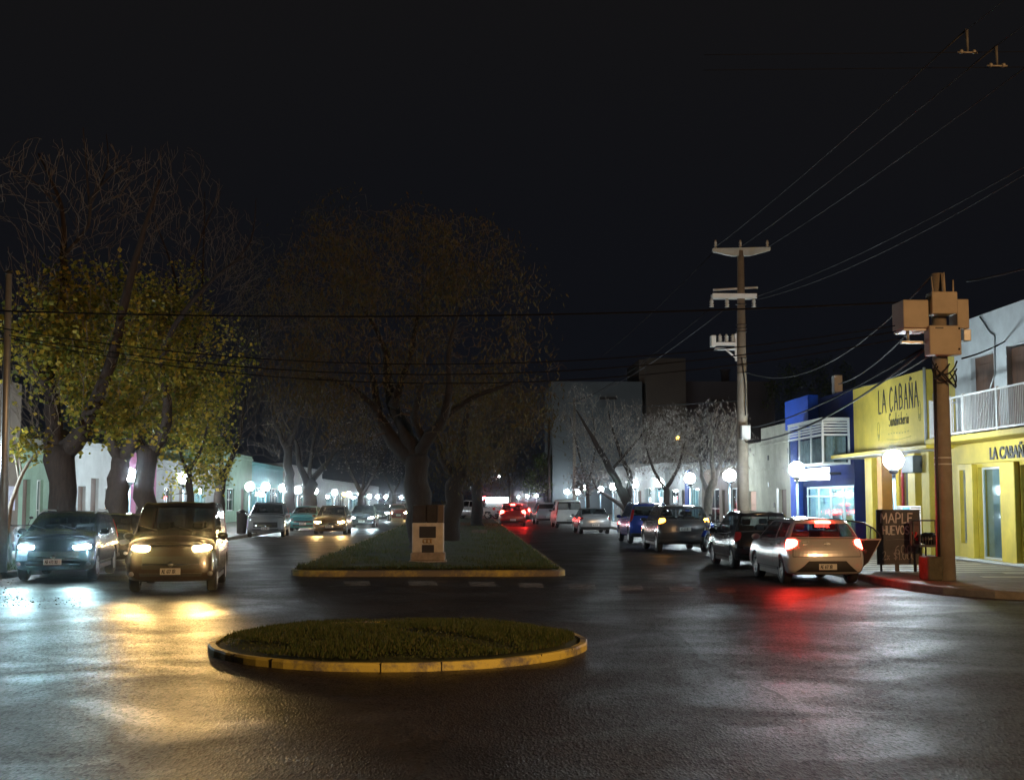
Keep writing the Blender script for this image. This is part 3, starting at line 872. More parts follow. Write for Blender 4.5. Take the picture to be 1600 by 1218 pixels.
bal = MB(); bal.bbox(13.75, XF-.002, 26.6, 38.0, 3.52, 3.68, .015); bal.build('balcony_slab', M_YELLOW, b)
rl = MB()
for z in (3.76, 4.78): rl.box(13.86, 13.91, 26.7, 37.9, z-.025, z+.025)
rl.box(13.86, XF, 37.85, 37.9, 4.755, 4.805); rl.box(13.86, XF, 37.85, 37.9, 3.735, 3.785)
y = 26.75
while y < 37.86:
    if not (35.3 < y < 36.3 and int(y*10) % 3): rl.box(13.875, 13.895, y-.011, y+.011, 3.78, 4.76)
    y += .105
x = 13.95
while x < XF-.05:
    rl.box(x-.01, x+.01, 37.865, 37.885, 3.78, 4.76); x += .105
for y in (37.85, 36.3, 35.3, 33.0, 30.0, 27.0): rl.box(13.85, 13.92, y-.035, y+.035, 3.68, 4.84)
rl.build('railing', M_WHITE, b)
st = MB(); st.bbox(XF-.45, XF-.003, 26.6, 38.6, KZ-.01, .2, .02); st.build('door_step', M_FRAMEW, b)

# --- blue shop ----------------------------------------------------------
b = thing('blue_shop_building', 'blue clad shop with glazed bay and bright lit shopfront', 'shop')
fac = facade(XF, 48.22, 57, 0, 6.1, [(48.35, 55.6, .15, 2.42)], 1)
shell(fac, XF, 48.22, 57, 6.1, 1); fac.quad((XF+.25, 48.22, 5.8), (XF+14, 48.22, 5.8), (XF+14, 57, 5.8), (XF+.25, 57, 5.8))
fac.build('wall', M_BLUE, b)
py_ = MB(); py_.bbox(14.25, XF-.002, 53.0, 56.9, 4.95, 6.25, .02); py_.bbox(14.45, XF-.002, 55.7, 56.95, .15, 4.94, .02); py_.build('blue_pylon', M_BLUE2, b)  # lamp-lit brightness of the pylon is put into its blue
by0, by1, bx = 48.75, 53.9, 13.62
fr = MB()
for (y) in (by0, 50.4, 52.2, by1):
    fr.box(bx, bx+.07, y-.045, y+.045, 3.3, 4.95)
fr.box(bx, bx+.07, by0+.045, by1-.045, 3.24, 3.3); fr.box(bx, bx+.07, by0+.045, by1-.045, 4.32, 4.4)
fr.box(bx, XF, by0-.045, by0+.02, 3.22, 3.3); fr.box(bx+.07, XF, by0-.045, by0+.02, 4.32, 4.4); fr.box(XF-.08, XF-.003, by0-.046, by0+.02, 3.3, 4.95); 
for k in range(5):
    z = 4.47+k*.105
    fr.box(bx-.01, bx+.05, by0+.045, by1-.045, z, z+.06); fr.box(bx+.07, XF-.08, by0-.05, by0+.02, z, z+.06)
fr.box(bx-.015, XF-.003, by0-.05, by1+.05, 4.96, 5.02)
bo = fr.build('bay_window', M_FRAMEW, b)
pn = MB(); pn.box(bx+.03, bx+.045, by0+.03, by1, 3.3, 4.32); pn.box(bx+.07, XF-.01, by0-.02, by0-.01, 3.3, 4.32); pn.build('pane', M_GLASS, bo)
M_CURT = mat('curtain', (0.45, 0.55, 0.6), .8, var=.55, scale=5, stretch=(1, 1, .4))
cu = MB(); cu.box(bx+.5, bx+.55, by0+.1, by1-.1, 3.3, 4.32); cu.box(bx+.2, XF-.05, by0+.35, by0+.4, 3.3, 4.32); cu.box(bx+.07, XF-.003, by0+.02, by1, 3.245, 3.29); cu.build('curtain', M_CURT, bo)
sg = MB(); sg.bbox(13.85, 14.05, 50.75, 53.9, 2.66, 3.12, .02); sg.build('lit_sign', E_SIGN, b)
sg = MB(); sg.bbox(13.85, 14.05, 49.25, 50.6, 2.92, 3.12, .02); sg.bbox(13.85, 14.05, 49.25, 50.6, 2.64, 2.86, .02); sg.build('lit_sign', E_SIGN, b)
sb = MB(); sb.box(14.05, XF-.003, 51.0, 51.1, 2.85, 2.95); sb.box(14.05, XF-.003, 53.2, 53.3, 2.85, 2.95); sb.box(14.05, XF-.003, 50.0, 50.1, 2.85, 2.95); sb.build('sign_bracket', M_DARKMETAL, b)
for (a, c) in ((48.4, 50.1), (50.15, 51.9), (51.95, 53.7), (53.75, 55.55)):
    window(b, XF, a, c, .2, 2.4, 1, M_FRAMEW, M_GLASS, bars_z=1, bars_y=1, name='glass_door', fw=.07)
tr = MB(); tr.box(XF+.1, XF+.2, 48.4, 55.55, 1.98, 2.05); tr.build('transom', M_FRAMEW, b)
room(b, XF, 48.36, 55.58, .15, 2.7, 1, 3.0, M_ROOM, E_SHOP, goods=1, seed=11)
fl = MB()
fl.bbox(14.3, 14.5, 57.0-.4, 57.0-.15, 5.0, 5.4, .03); fl.build('floodlight', M_WHITE, b)

# --- beige house --------------------------------------------------------
b = thing('beige_house', 'stained beige plaster house with pink shutter, left of the blue shop', 'house')
h_ = [(58.7, 60.1, .15, 2.35), (64.9, 66.7, .9, 2.3)]
fac = facade(XF, 57.02, 63.6, 0, 5.4, [h_[0]], 1); shell(fac, XF, 57.02, 63.6, 5.4, 1)
fac.quad((XF+.25, 57.02, 5.1), (XF+14, 57.02, 5.1), (XF+14, 63.6, 5.1), (XF+.25, 63.6, 5.1))
fac.build('wall', M_BEIGE, b)
fac = facade(XF, 63.62, 68.0, 0, 4.75, [h_[1]], 1); shell(fac, XF, 63.62, 68, 4.7, 1); fac.build('lower_wall', M_BEIGE, b)
co = MB(); co.bbox(XF-.1, XF-.002, 57.03, 63.6, 4.5, 4.6, .01); co.bbox(XF-.06, XF-.002, 57.03, 68, 3.3, 3.38, .01); co.build('cornice', M_BEIGE, b)
door(b, XF, 58.7, 60.1, .15, 2.35, 1, M_WOODB)
door(b, XF, 64.9, 66.7, .9, 2.3, 1, mat('pink_shutter', (0.55, 0.33, 0.25), .6, var=.15)).name = 'shutter'
v = MB()
for (y, z) in ((62.1, 2.6), (62.1, 3.9), (61.0, 1.6), (58.2, 4.1)): v.bbox(XF-.03, XF-.002, y-.12, y+.12, z-.12, z+.12, .01)
v.build('vent', M_DARKMETAL, b)
wf = MB(); wf.box(XF-.02, XF+.13, 60.12, 60.5, .15, 2.4); wf.build('door_jamb', M_FRAMEW, b)

# --- generic further buildings -------------------------------------------
def house(X, y0, y1, z1, wall_m, inward, openings, label, cat='house', name='house', lit=(), glaz=M_GLASS, goods=False, cornice=True, roof_m=None, kind_m=M_FRAMEW, deep=14):
    b = thing(name, label, cat)
    fac = facade(X, y0, y1, 0, z1, [o[:4] for o in openings], inward); shell(fac, X, y0, y1, z1, inward, deep); fac.build('wall', wall_m, b)
    r = MB(); x2 = X+inward*deep; r.quad((X+inward*.25, y0, z1-.3), (x2, y0, z1-.3), (x2, y1, z1-.3), (X+inward*.25, y1, z1-.3)); r.build('roof', roof_m or M_BEIGE, b)
    if cornice:
        c = MB(); c.bbox(min(X-inward*.1, X-inward*.002), max(X-inward*.1, X-inward*.002), y0+.02, y1-.02, z1-.35, z1-.2, .01); c.build('cornice', wall_m, b)
    for i, o in enumerate(openings):
        a, c2, z0, zt, k = o
        if k == 'w':
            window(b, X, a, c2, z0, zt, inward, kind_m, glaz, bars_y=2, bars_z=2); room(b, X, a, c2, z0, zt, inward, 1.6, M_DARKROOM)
        elif k == 'd': door(b, X, a, c2, z0, zt, inward, M_WOODB)
        elif k == 's':
            window(b, X, a, c2, z0, zt, inward, kind_m, glaz, bars_y=3, bars_z=1, name='shop_window'); room(b, X, a, c2, z0, zt, inward, 2.4, M_ROOM, E_SHOP2 if i % 2 else E_SHOP, goods=1, seed=int(y0+i))
    return b
M_BROWNW = mat('brown_plaster', (0.16, 0.12, 0.09), .8, var=.25, scale=1)
M_GREENW = mat('green_plaster', (0.24, 0.36, 0.27), .8, var=.2, scale=1)
M_PINKW = mat('pink_plaster', (0.42, 0.14, 0.26), .8, var=.2, scale=1)
M_GREYW = mat('grey_plaster', (0.33, 0.34, 0.34), .8, var=.2, scale=1)
M_WHITEW = mat('white_plaster', (0.6, 0.62, 0.62), .8, var=.15, scale=1)
M_TURQ = mat('turquoise_plaster', (0.12, 0.38, 0.42), .8, var=.15, scale=1)
b = house(XF, 68.02, 80, 3.7, M_BROWNW, 1, [(69, 71.5, .15, 2.5, 'w'), (72.3, 73.6, .15, 2.4, 'd'), (74.5, 78.5, .15, 2.5, 'w')], 'low brown house front beyond the beige house')
b = house(XF, 80.02, 95, 4.2, M_GREYW, 1, [(81, 84, .15, 2.6, 's'), (86, 87.5, .15, 2.5, 'd'), (89, 93, .6, 2.6, 'w')], 'grey shopfront with a blue pilaster behind the parked blue car', 'shop', 'shop')
k = MB(); k.bbox(XF-.12, XF-.002, 84.2, 85.6, .12, 3.8, .01); k.build('pilaster', M_BLUE2, b)
b = house(XF, 95.02, 112, 4.6, M_WHITEW, 1, [(96, 100, .15, 2.8, 's'), (102, 106, .15, 2.8, 's'), (108, 110, .15, 2.6, 'd')], 'white shopfront with lit windows behind the dark bare trees', 'shop', 'shop')
b = house(XF, 112.02, 130, 5.0, M_GREYW, 1, [(114, 118, .15, 2.8, 's'), (121, 123, .15, 2.6, 'd'), (125, 128, 1, 2.6, 'w')], 'grey shopfront before the tall apartment block', 'shop', 'shop')

# distant apartment block
M_APT = mat('pale_render', (0.135, 0.155, 0.17), .85, var=.1, scale=.4)
M_APT2 = mat('brown_render', (0.12, 0.095, 0.075), .85, var=.15, scale=.4)
M_APT3 = mat('mauve_render', (0.10, 0.085, 0.09), .85, var=.1, scale=.4)
b = thing('apartment_block', 'tall windowless pale block with stair tower behind the trees', 'building')
A = P(863, 597, 150); Bq = P(1003, 597, 150); Cq = P(993, 559, 149); Dq = P(1071, 559, 149); Eq = P(1207, 597, 152)
m_ = MB(); m_.box(A.x, Bq.x, 150, 165, 0, A.z); 
m_.build('pale_wing', M_APT, b)
m_ = MB(); m_.box(P(1003, 0, 150).x+.02, Dq.x, 149.0, 162, 0, Cq.z); m_.box(P(993, 0, 151).x, P(1003, 0, 150).x+.02, 150.5, 162, A.z-.01, Cq.z); m_.build('stair_tower', M_APT2, b)
m_ = MB(); m_.box(Dq.x+.02, Eq.x, 151, 165, 0, Eq.z); m_.build('dark_wing', M_APT3, b)
m_ = MB(); m_.box(A.x-.1, Bq.x, 149.9, 150-.002, A.z-.25, A.z+.1); m_.build('parapet', M_APT, b)
m_ = MB(); q = P(950, 622, 149.9); m_.box(q.x-1.0, q.x+1.0, 149.85, 149.99, q.z-.15, q.z+.15); m_.build('wall_vent', M_DARKMETAL, b); m_ = MB(); q = P(1122, 625, 150.9); m_.box(q.x-.8, q.x+.8, 150.85, 150.98, q.z-.15, q.z+.1); m_.build('wall_vent', M_DARKMETAL, b)
m_ = MB(); q = P(1141, 580, 152); m_.lathe([(.5, -1), (.5, .5), (.65, .6), (.65, .8)], 12, (q.x, 155, Eq.z+1)); m_.build('flue', M_APT3, b)

# left side
XL = -18.0
b = house(XL, 38, 52.2, 6.5, M_BROWNW, -1, [(47.5, 49.0, .15, 2.9, 'd'), (44, 46.3, .15, 2.9, 'd'), (49.6, 50.6, 1.6, 2.9, 'w')], 'dark brown house front at the far left with a pale poster', cornice=False)
ps = MB(); ps.box(XL+.003, XL+.02, 51.0, 51.8, 1.45, 2.4); ps.build('poster', mat('poster', (0.42, 0.42, 0.55), .6, var=.3, scale=6), b)
house(XL, 52.22, 58, 4.0, M_GREENW, -1, [(52.7, 53.6, .15, 2.7, 'd'), (54.4, 55.2, .15, 2.7, 'w'), (56.3, 57.4, .15, 2.7, 'd')], 'small green plaster house behind the forked trunk')
house(XL, 58.02, 67, 4.6, M_WHITEW, -1, [(60.1, 61.3, .15, 2.5, 'd'), (62.1, 63.4, .15, 2.9, 'd'), (64.6, 66, 1, 2.5, 'w')], 'pale blue lit house with two brown doors behind the trunks')
b = house(XL, 67.02, 75, 4.4, M_PINKW, -1, [(70.5, 72, .15, 2.6, 'd')], 'pink house front with a glowing purple tube')
t_ = MB(); t_.bbox(XL+.02, XL+.1, 68.0, 68.7, .9, 2.6, .02); t_.build('neon_tube', emit('purple_neon', (0.45, 0.05, 1.0), 3.0), b)
house(XL, 75.02, 92, 4.2, M_GREYW, -1, [(77, 79, .15, 2.6, 'w'), (81, 82.5, .15, 2.6, 'd'), (85, 89, .15, 2.7, 's')], 'white shop beyond the pink house', 'shop', 'shop')
house(XL, 92.02, 108, 5.4, M_GREENW, -1, [(94, 95.5, .15, 2.7, 'd'), (97, 100, 1, 2.7, 'w'), (103, 105, .15, 2.7, 'd')], 'pale green house behind the parked silver car')
house(XL, 108.02, 126, 5.0, M_TURQ, -1, [(110, 116, .15, 2.9, 's'), (118, 124, .15, 2.9, 's')], 'turquoise shopfront glowing above the silver car', 'shop', 'shop')
house(XL, 126.02, 160, 5.4, M_GREYW, -1, [(130, 132, .15, 2.7, 'd'), (140, 148, .15, 2.7, 's')], 'grey shopfront in the far left row', 'shop', 'shop')
house(XL, 160.02, 262, 4.4, M_GREYW, -1, [(165, 172, .15, 2.7, 's'), (180, 190, .15, 2.7, 's'), (200, 215, .15, 2.7, 's')], 'long white building at the far left end of the avenue', 'building', 'building')
# ------------------------------------------------------------------ street lamps
E_GLOBE = emit("lamp_globe", (0.80, 0.94, 1.0), 250.0)
E_GLOBE_FAR = emit("lamp_globe_far", (0.82, 0.95, 1.0), 170.0)
M_POST = mat("blue_grey_post", (0.22, 0.30, 0.36), .45, .3, var=.12)
ORD = ['nearest', 'second', 'third', 'fourth', 'fifth', 'sixth', 'seventh', 'eighth', 'ninth', 'tenth', 'eleventh', 'twelfth', 'thirteenth', 'fourteenth', 'fifteenth', 'sixteenth', 'seventeenth', 'eighteenth']
def globe_lamp(x, y, z, r, label, group, far=False):
    t = thing('street_lamp', label, 'street lamp', (x, y, KZ), 0, group)
    h = z-KZ
    p = MB(); p.lathe([(.14, -.012), (.14, .02), (.09, .04), (.075, .5), (.055, .52), (.05, h-r-.12)], 10 if not far else 6)
    p.build('post', M_POST, t)
    c = MB(); c.lathe([(.05, h-r-.12), (.12, h-r-.08), (.14, h-r+.03)], 12 if not far else 6); c.build('collar', M_DARKMETAL, t)
    g_ = MB(); g_.ball((0, 0, h), r, n=16 if not far else 8, m=10 if not far else 6)
    o = g_.build('globe', E_GLOBE if not far else E_GLOBE_FAR, t)
    return t
right = [(1396, 718), (1245, 733), (1140, 742), (1078, 747), (1030, 754), (991, 756), (958, 760), (938, 764), (915, 761), (902, 768), (886, 768), (868, 771), (857, 773), (838, 774), (824, 775), (810, 776)]
for i, (px, py) in enumerate(right):
    D = 11.5*2000/(px-730)
    q = P(px, py, D)
    globe_lamp(q.x, D, q.z, .27, f'{ORD[i]} globe lamp from the camera on the right pavement', 'globe lamps along the right pavement', i > 5)
left = [(-94, 730), (92, 737), (203, 742), (287, 747), (343, 750), (390, 760), (415, 760), (442, 762), (465, 765), (492, 767), (523, 769), (545, 772), (562, 772), (577, 775), (590, 776), (603, 776), (627, 777)]
for i, (px, py) in enumerate(left):
    D = -13.4*2000/(px-730)
    q = P(px, py, D)
    globe_lamp(q.x, D, q.z, .27, f'{ORD[i]} globe lamp from the camera on the left pavement', 'globe lamps along the left pavement', i > 8)

# sodium street lamps behind the camera that give the warm light on poles, kerb and car
M_LAMPHEAD = mat("lamp_head_metal", (0.3, 0.3, 0.3), .5, .4)
def sodium_lamp(x, y, z, reach, W, label, col=(1.0, 0.56, 0.24)):
    t = thing('street_lamp', label, 'street lamp', (x, y, KZ))
    p = MB(); p.tube([(0, 0, -.01), (0, 0, z-1.2), (reach*.3, 0, z-.3), (reach, 0, z)], [.11, .08, .06, .05], 10); p.build('post', M_GALV, t)
    h = MB(); h.bbox(reach-.15, reach+.65, -.17, .17, z-.02, z+.14, .04); h.build('lamp_head', M_LAMPHEAD, t)
    l = MB(); l.ball((reach+.25, 0, z-.05), .22, .13, .10, n=10, m=6); l.build('lens', emit('sodium_lens', (1, .56, .22), 8), t)
    ld = bpy.data.lights.new('sodium_light', 'SPOT'); ld.energy = W; ld.color = col
    ld.spot_size = math.radians(165); ld.spot_blend = .5; ld.shadow_soft_size = .18
    lo = bpy.data.objects.new('sodium_light', ld); sc.collection.objects.link(lo); lo.parent = t
    lo.location = (reach+.25, 0, z-.24); lo.rotation_euler = (math.radians(58), 0, math.radians(12))
    return t
sodium_lamp(17.0, -6.0, 9.0, -1.6, 24000, 'tall sodium street lamp behind the camera')

# ------------------------------------------------------------------ poles
def at(q): return (q.x, q.y, q.z)
# near concrete pole with equipment boxes
PD = 27.9
pb = P(1479, 915, PD)
pole = thing('utility_pole', 'thick concrete pole on the right corner carrying equipment boxes', 'utility pole', (pb.x, PD, KZ))
H = za(1470, 428, PD)-KZ
m_ = MB(); m_.tube([(0, 0, -.03), (0, 0, H*.5), (0, 0, H)], [.205, .175, .15], 20); m_.build('shaft', M_CONC, pole)
def pbox(x0, y0, x1, y1, dn, dep, nm, m2, b=.015, D=PD):
    a = P(x0, y0, D-dn); c = P(x1, y1, D-dn)
    k = MB(); k.bbox(a.x-pb.x, c.x-pb.x, -dn, -dn+dep, c.z-KZ, a.z-KZ, b)
    return k.build(nm, m2, pole)
M_BOX = mat('box_cream_paint', (0.42, 0.36, 0.28), .55, var=.12, scale=2)
bx = pbox(1452, 508, 1503, 554, .55, .35, 'equipment_box', M_BOX)
k = MB(); 
for (px, py) in ((1499, 513), (1499, 545)):
    q = P(px, py, PD-.56); k.ball((q.x-pb.x, -.56, q.z-KZ), .025, n=8, m=5)
q = P(1468, 512, PD-.56); k.box(q.x-pb.x-.09, q.x-pb.x+.09, -.556, -.551, q.z-KZ-.015, q.z-KZ+.015)
k.build('latch', M_DARKMETAL, bx)
bx = pbox(1456, 455, 1497, 490, .6, .4, 'equipment_box', M_BOX)
bx = pbox(1495, 467, 1515, 513, .35, .5, 'equipment_box', M_BOX)
bx = pbox(1411, 468, 1452, 512, .45, .75, 'equipment_box', M_BOX)
k = MB(); a = P(1412, 512, PD-.4); k.box(a.x-pb.x, a.x-pb.x+.55, -.4, .25, a.z-KZ-.06, a.z-KZ-.015); k.build('bottom_plate', M_WHITE, bx)
k = MB(); a = P(1418, 516, PD-.2); c = P(1413, 533, PD-.2)
k.tube([(a.x-pb.x, -.2, a.z-KZ), (a.x-pb.x, -.2, c.z-KZ)], .04, 6); k.box(c.x-pb.x-.08, 0, -.26, -.14, c.z-KZ-.05, c.z-KZ); k.build('bracket', M_GALV, pole)
k = MB()
a = P(1475, 425, PD-.3); c = P(1475, 456, PD-.3)
k.tube([(a.x-pb.x, -.3, a.z-KZ), (c.x-pb.x, -.3, c.z-KZ)], [.01, .045], 8); 
k.tube([(-.2, -.25, c.z-KZ-.1), (-.22, -.2, c.z-KZ+.35)], .015, 6); k.tube([(.28, -.15, c.z-KZ-.1), (.30, -.1, c.z-KZ+.3)], .02, 6)
k.build('antenna_spike', M_BOX, pole)
for py in (716, 726):
    q = P(1479, py, PD); k = MB(); k.lathe([(.187, 0), (.19, .0), (.19, .03), (.187, .03)], 20, (0, 0, q.z-KZ)); k.build('steel_strap', M_WHITE, pole)
k = MB(); k.tube([(-.2, -.13, .05), (-.19, -.13, 2.5), (-.17, -.12, za(0, 575, PD)-KZ)], .035, 8); k.build('cable_conduit', M_DARKMETAL, pole)
k = MB()
for i in range(6):
    q0 = za(0, 560+i*4, PD)-KZ
    k.tube([(.28*math.cos(t+i), -.25+.1*math.sin(t*2+i), q0-.3*math.sin(t)) for t in [j*PI/8 for j in range(9)]], .018, 5)
k.build('cable_coils', M_BLACK, pole)
k = MB(); a = P(1503, 515, PD-.1); c = P(1515, 533, PD-.1); k.bbox(a.x-pb.x, c.x-pb.x, -.2, .1, c.z-KZ, a.z-KZ, .01); k.build('meter_box', M_GALV, pole)

# concrete block at the foot of the pole
q = Vector((xa(1452, PD), PD, 0))
blk = MB(); blk.bbox(q.x-.19, q.x+.14, PD-.35, PD+.25, KZ-.01, KZ+.50, .03)
tag(blk.build('concrete_block', mat('rough_block', (.09, .085, .06), .9, var=.35, scale=5, bump=.6)), 'squat rough concrete block against the foot of the near pole', 'block')

# far tall pole with cross arms
FD = 48.0
fb = P(1161, 790, FD)
pole2 = thing('utility_pole', 'tall concrete power pole with white cross arms and bracketed switch', 'utility pole', (fb.x, FD, KZ))
ftop = za(1158, 392, FD)-KZ
lean = P(1157, 392, FD).x-fb.x
m_ = MB(); m_.tube([(0, 0, -.03), (lean*.5, 0, ftop*.5), (lean, 0, ftop)], [.24, .19, .13], 16); m_.build('shaft', M_CONC, pole2)
def L2(px, py, D=FD):
    q = P(px, py, D); return Vector((q.x-fb.x, D-FD, q.z-KZ))
M_ARM = mat('pale_arm', (.42, .42, .38), .7, var=.15)
k = MB(); a = L2(1113, 391); c = L2(1203, 389); mid = L2(1157, 400)
k.prism([(a.x, a.z+.06), (c.x, c.z+.06), (c.x, c.z-.06), (mid.x+.35, mid.z), (mid.x-.35, mid.z), (a.x, a.z-.06)], -.1, .1, 'y'); k.build('cross_arm', M_ARM, pole2)
def insul(mb, c, h=.3, r=.07):
    mb.lathe([(.02, 0), (r, .02), (r*.5, .06), (r, .1), (r*.5, .15), (r*.9, .19), (.03, h)], 8, c)
for px in (1118, 1157, 1199): k = MB(); v = L2(px, 390); insul(k, (v.x, 0, v.z+.05), .32); k.build('insulator', mat('porcelain', (.5, .5, .47), .3, var=.05), pole2)
k = MB(); a = L2(1114, 453); c = L2(1184, 449); k.tube([a, c], .045, 6); a = L2(1112, 463); c = L2(1181, 463); k.box(a.x, c.x, -.2, -.1, a.z-.09, a.z+.09); k.box(a.x, c.x, .12, .2, a.z-.09, a.z+.09); k.build('cross_arm', M_WHITE, pole2)
for px in (1112, 1136, 1178): k = MB(); v = L2(px, 480); insul(k, (v.x, 0, v.z), .38, .1); k.build('insulator', _mats['porcelain'], pole2)
k = MB(); a = L2(1110, 524); c = L2(1118, 542); k.bbox(a.x, c.x, -.15, .15, c.z, a.z, .02)
a = L2(1118, 535); c = L2(1150, 540); k.box(a.x, c.x, -.12, .12, c.z, a.z); a = L2(1117, 544); c = L2(1150, 546); k.box(a.x, c.x, -.15, .15, c.z-.02, a.z)
a = L2(1133, 545); c = L2(1151, 560); k.tube([(a.x, 0, a.z), (c.x, 0, c.z)], .04, 6); k.box(c.x-.06, c.x, -.06, .06, c.z-.1, c.z+.95)
k.build('switch_bracket', M_WHITE, pole2)
for px in (1125, 1135, 1145): k = MB(); v = L2(px, 534); insul(k, (v.x, 0, v.z), .3, .1); k.build('fuse', _mats['porcelain'], pole2)
a = L2(1155, 665); c = L2(1169, 687); k = MB(); k.bbox(a.x, c.x, -.45, -.2, c.z, a.z, .015); k.build('meter_box', M_WHITE, pole2)
k = MB(); 
for py in (476, 508, 514, 519, 560, 572, 583): v = L2(1158, py); k.lathe([(.2, 0), (.21, .0), (.21, .025), (.2, .025)], 14, (lean*.7, 0, v.z))
v0 = L2(1157, 560); v1 = L2(1163, 650); k.tube([(v0.x, -.22, v0.z), ((v0.x+v1.x)/2+.06, -.25, (v0.z+v1.z)/2), (v1.x, -.26, v1.z)], .02, 5)
k.build('cable_band', M_DARKMETAL, pole2)

# slim poles
lp = P(4, 868, 31.5)
t = thing('metal_pole', 'slender pale metal pole at the far left edge', 'pole', (lp.x, 31.5, KZ))
m_ = MB(); q = P(14, 425, 31.5); m_.tube([(0, 0, -.03), ((q.x-lp.x)*.5, 0, (q.z-KZ)*.5), (q.x-lp.x, 0, q.z-KZ)], [.115, .095, .075], 12); m_.build('shaft', M_GALV, t)
k = MB(); k.lathe([(.09, -.05), (.10, 0), (.02, .05)], 10, (q.x-lp.x, 0, q.z-KZ)); k.build('cap', M_DARKMETAL, t)
for (px, py0, py1, D, r, label, mm_) in ((898, 622, 800, 116, .17, 'pale slim pole rising behind the white van', M_CONC), (858, 655, 800, 150, .2, 'dark wooden pole beside the round green tree', M_BARK)):
    a = P(px, 790, D); q = P(px, py0, D)
    t = thing('utility_pole', label, 'utility pole', (a.x, D, KZ))
    m_ = MB(); m_.tube([(0, 0, -.03), (0, 0, q.z-KZ)], [r, r*.7], 10); m_.build('shaft', mm_, t)
    k = MB(); k.box(-.6, .6, -.05, .05, q.z-KZ-.5, q.z-KZ-.4); k.build('cross_arm', mm_, t)

# ------------------------------------------------------------------ overhead wires
M_WIRE = mat('wire_sheath', (.012, .012, .013), .9, spec=.05, var=.1)
M_WIRE_L = mat('grey_wire', (.07, .072, .075), .9, .0, spec=.1, var=.1)
def wire(p, q, sag, r, label, m_=M_WIRE, n=18, group=None):
    p = Vector(p); q = Vector(q); pts = []
    for i in range(n+1):
        t = i/n; v = p.lerp(q, t); v.z -= sag*4*t*(1-t); pts.append(v)
    mb = MB(); mb.tube(pts, r, 5)
    tag(mb.build('overhead_cable', m_), label, 'cable', group)
# avenue-crossing black cables, left pole to right pole
wire(P(-40, 484, 31.5), P(1452, 470, PD), .25, .020, 'uppermost black cable crossing the avenue through the tree crowns')
wire(P(-40, 505, 31.5), P(1452, 500, PD), 1.0, .013, 'upper of the three lower black cables crossing the avenue')
wire(P(-40, 513, 31.6), P(1452, 508, PD), 1.12, .014, 'middle of the three lower black cables crossing the avenue')
wire(P(-40, 516, 31.7), P(1452, 520, PD), 1.22, .013, 'lowest of the three lower black cables crossing the avenue')
# three high lines from the far pole towards the upper right
wire(P(1118, 386, FD), P(1508, 48, 19.0), .1, .014, 'leftmost thin line rising from the far pole top', M_WIRE_L)
wire(P(1157, 386, FD), P(1556, 72, 19.0), .1, .014, 'middle thin line rising from the far pole top', M_WIRE_L)
wire(P(1200, 386, FD), P(1650, 70, 19.5), .1, .014, 'rightmost thin line rising from the far pole top', M_WIRE_L)
wire(P(1508, 48, 19.0), P(1640, -60, 15.0), .02, .009, 'short line leaving the first high insulator', M_WIRE_L)
wire(P(1556, 72, 19.0), P(1700, -40, 15.0), .02, .009, 'short line leaving the second high insulator', M_WIRE_L)
wire(P(1100, 86, 19.2), P(1700, 80, 19.0), .0, .005, 'faint high cross line at the first insulator')
wire(P(1100, 110, 19.2), P(1700, 104, 19.0), .0, .005, 'faint high cross line at the second insulator')
for i, (a, c) in enumerate((((1510, 46), (1512, 81)), ((1556, 72), (1558, 102)))):
    D = 19.0; t = thing('hanging_insulator', ['left hanging line insulator high in the sky', 'right hanging line insulator high in the sky'][i], 'insulator', at(P(c[0], c[1], D)))
    o = P(c[0], c[1], D); u = P(a[0], a[1], D)-o
    k = MB(); k.tube([(0, 0, 0), tuple(u)], [.018, .03], 8); k.build('rod', mat('weathered_metal', (.10, .10, .10), .7, .3), t)
    k = MB(); k.tube([(-.16, 0, -.01), (.16, 0, -.01)], .014, 6); k.ball((-.1, 0, 0), .035, n=8, m=5); k.ball((.1, 0, 0), .035, n=8, m=5); k.build('clamp_bar', mat('dull_porcelain', (.2, .19, .17), .5), t)
# lower lines
wire(P(1180, 464, FD), P(1680, 215, 22.8), .25, .013, 'upper of the twin cables sweeping up from the second cross arm', M_WIRE_L)
wire(P(1182, 468, FD), P(1684, 222, 22.8), .40, .013, 'lower of the twin cables sweeping up from the second cross arm', M_WIRE_L)
wire(P(1164, 580, FD), P(1455, 432, PD), 1.0, .022, 'sagging cable from the far pole to the near pole top', M_WIRE_L)
wire(P(1114, 395, FD), P(900, 585, 116), .4, .018, 'left line running down from the far pole top towards the blocks')
wire(P(1136, 480, FD), P(898, 625, 116), .6, .02, 'second line running down from the cross arm towards the slim pole', M_WIRE_L)
wire(P(1112, 480, FD), P(896, 628, 116), .5, .02, 'third line running down from the cross arm towards the slim pole')
wire(P(1452, 540, PD), P(1165, 690, FD), .5, .03, 'pale cable from the near pole boxes to the beige house', M_WIRE_L)
wire(P(1440, 545, PD), P(1172, 668, 60), .3, .025, 'dark cable above the yellow roof edge', M_WIRE)
wire(P(1452, 556, PD), P(1345, 603, 47), .15, .02, 'short cable ending at the yellow wall top', M_WIRE_L)
wire(P(1455, 480, PD), P(1310, 600, 50), .3, .02, 'thin cable falling from the near pole to the blue roof', M_WIRE_L)
wire(P(897, 632, 116), P(1160, 625, FD), .2, .02, 'thin cable between the slim pole and the far pole', M_WIRE_L)
wire(P(1503, 560, PD), P(1575, 530, 34.9), .05, .02, 'black cable from the near pole to the upper wall', M_WIRE)
wire(P(1510, 440, PD), P(1680, 395, 24), .05, .02, 'black cable leaving the near pole towards the right', M_WIRE_L)
k = MB(); pts = [P(1553, 495, 35.9), P(1570, 520, 35.2), P(1578, 525, 34.9), P(1572, 585, 35), P(1553, 625, 35.6), P(1535, 655, 36.3)]
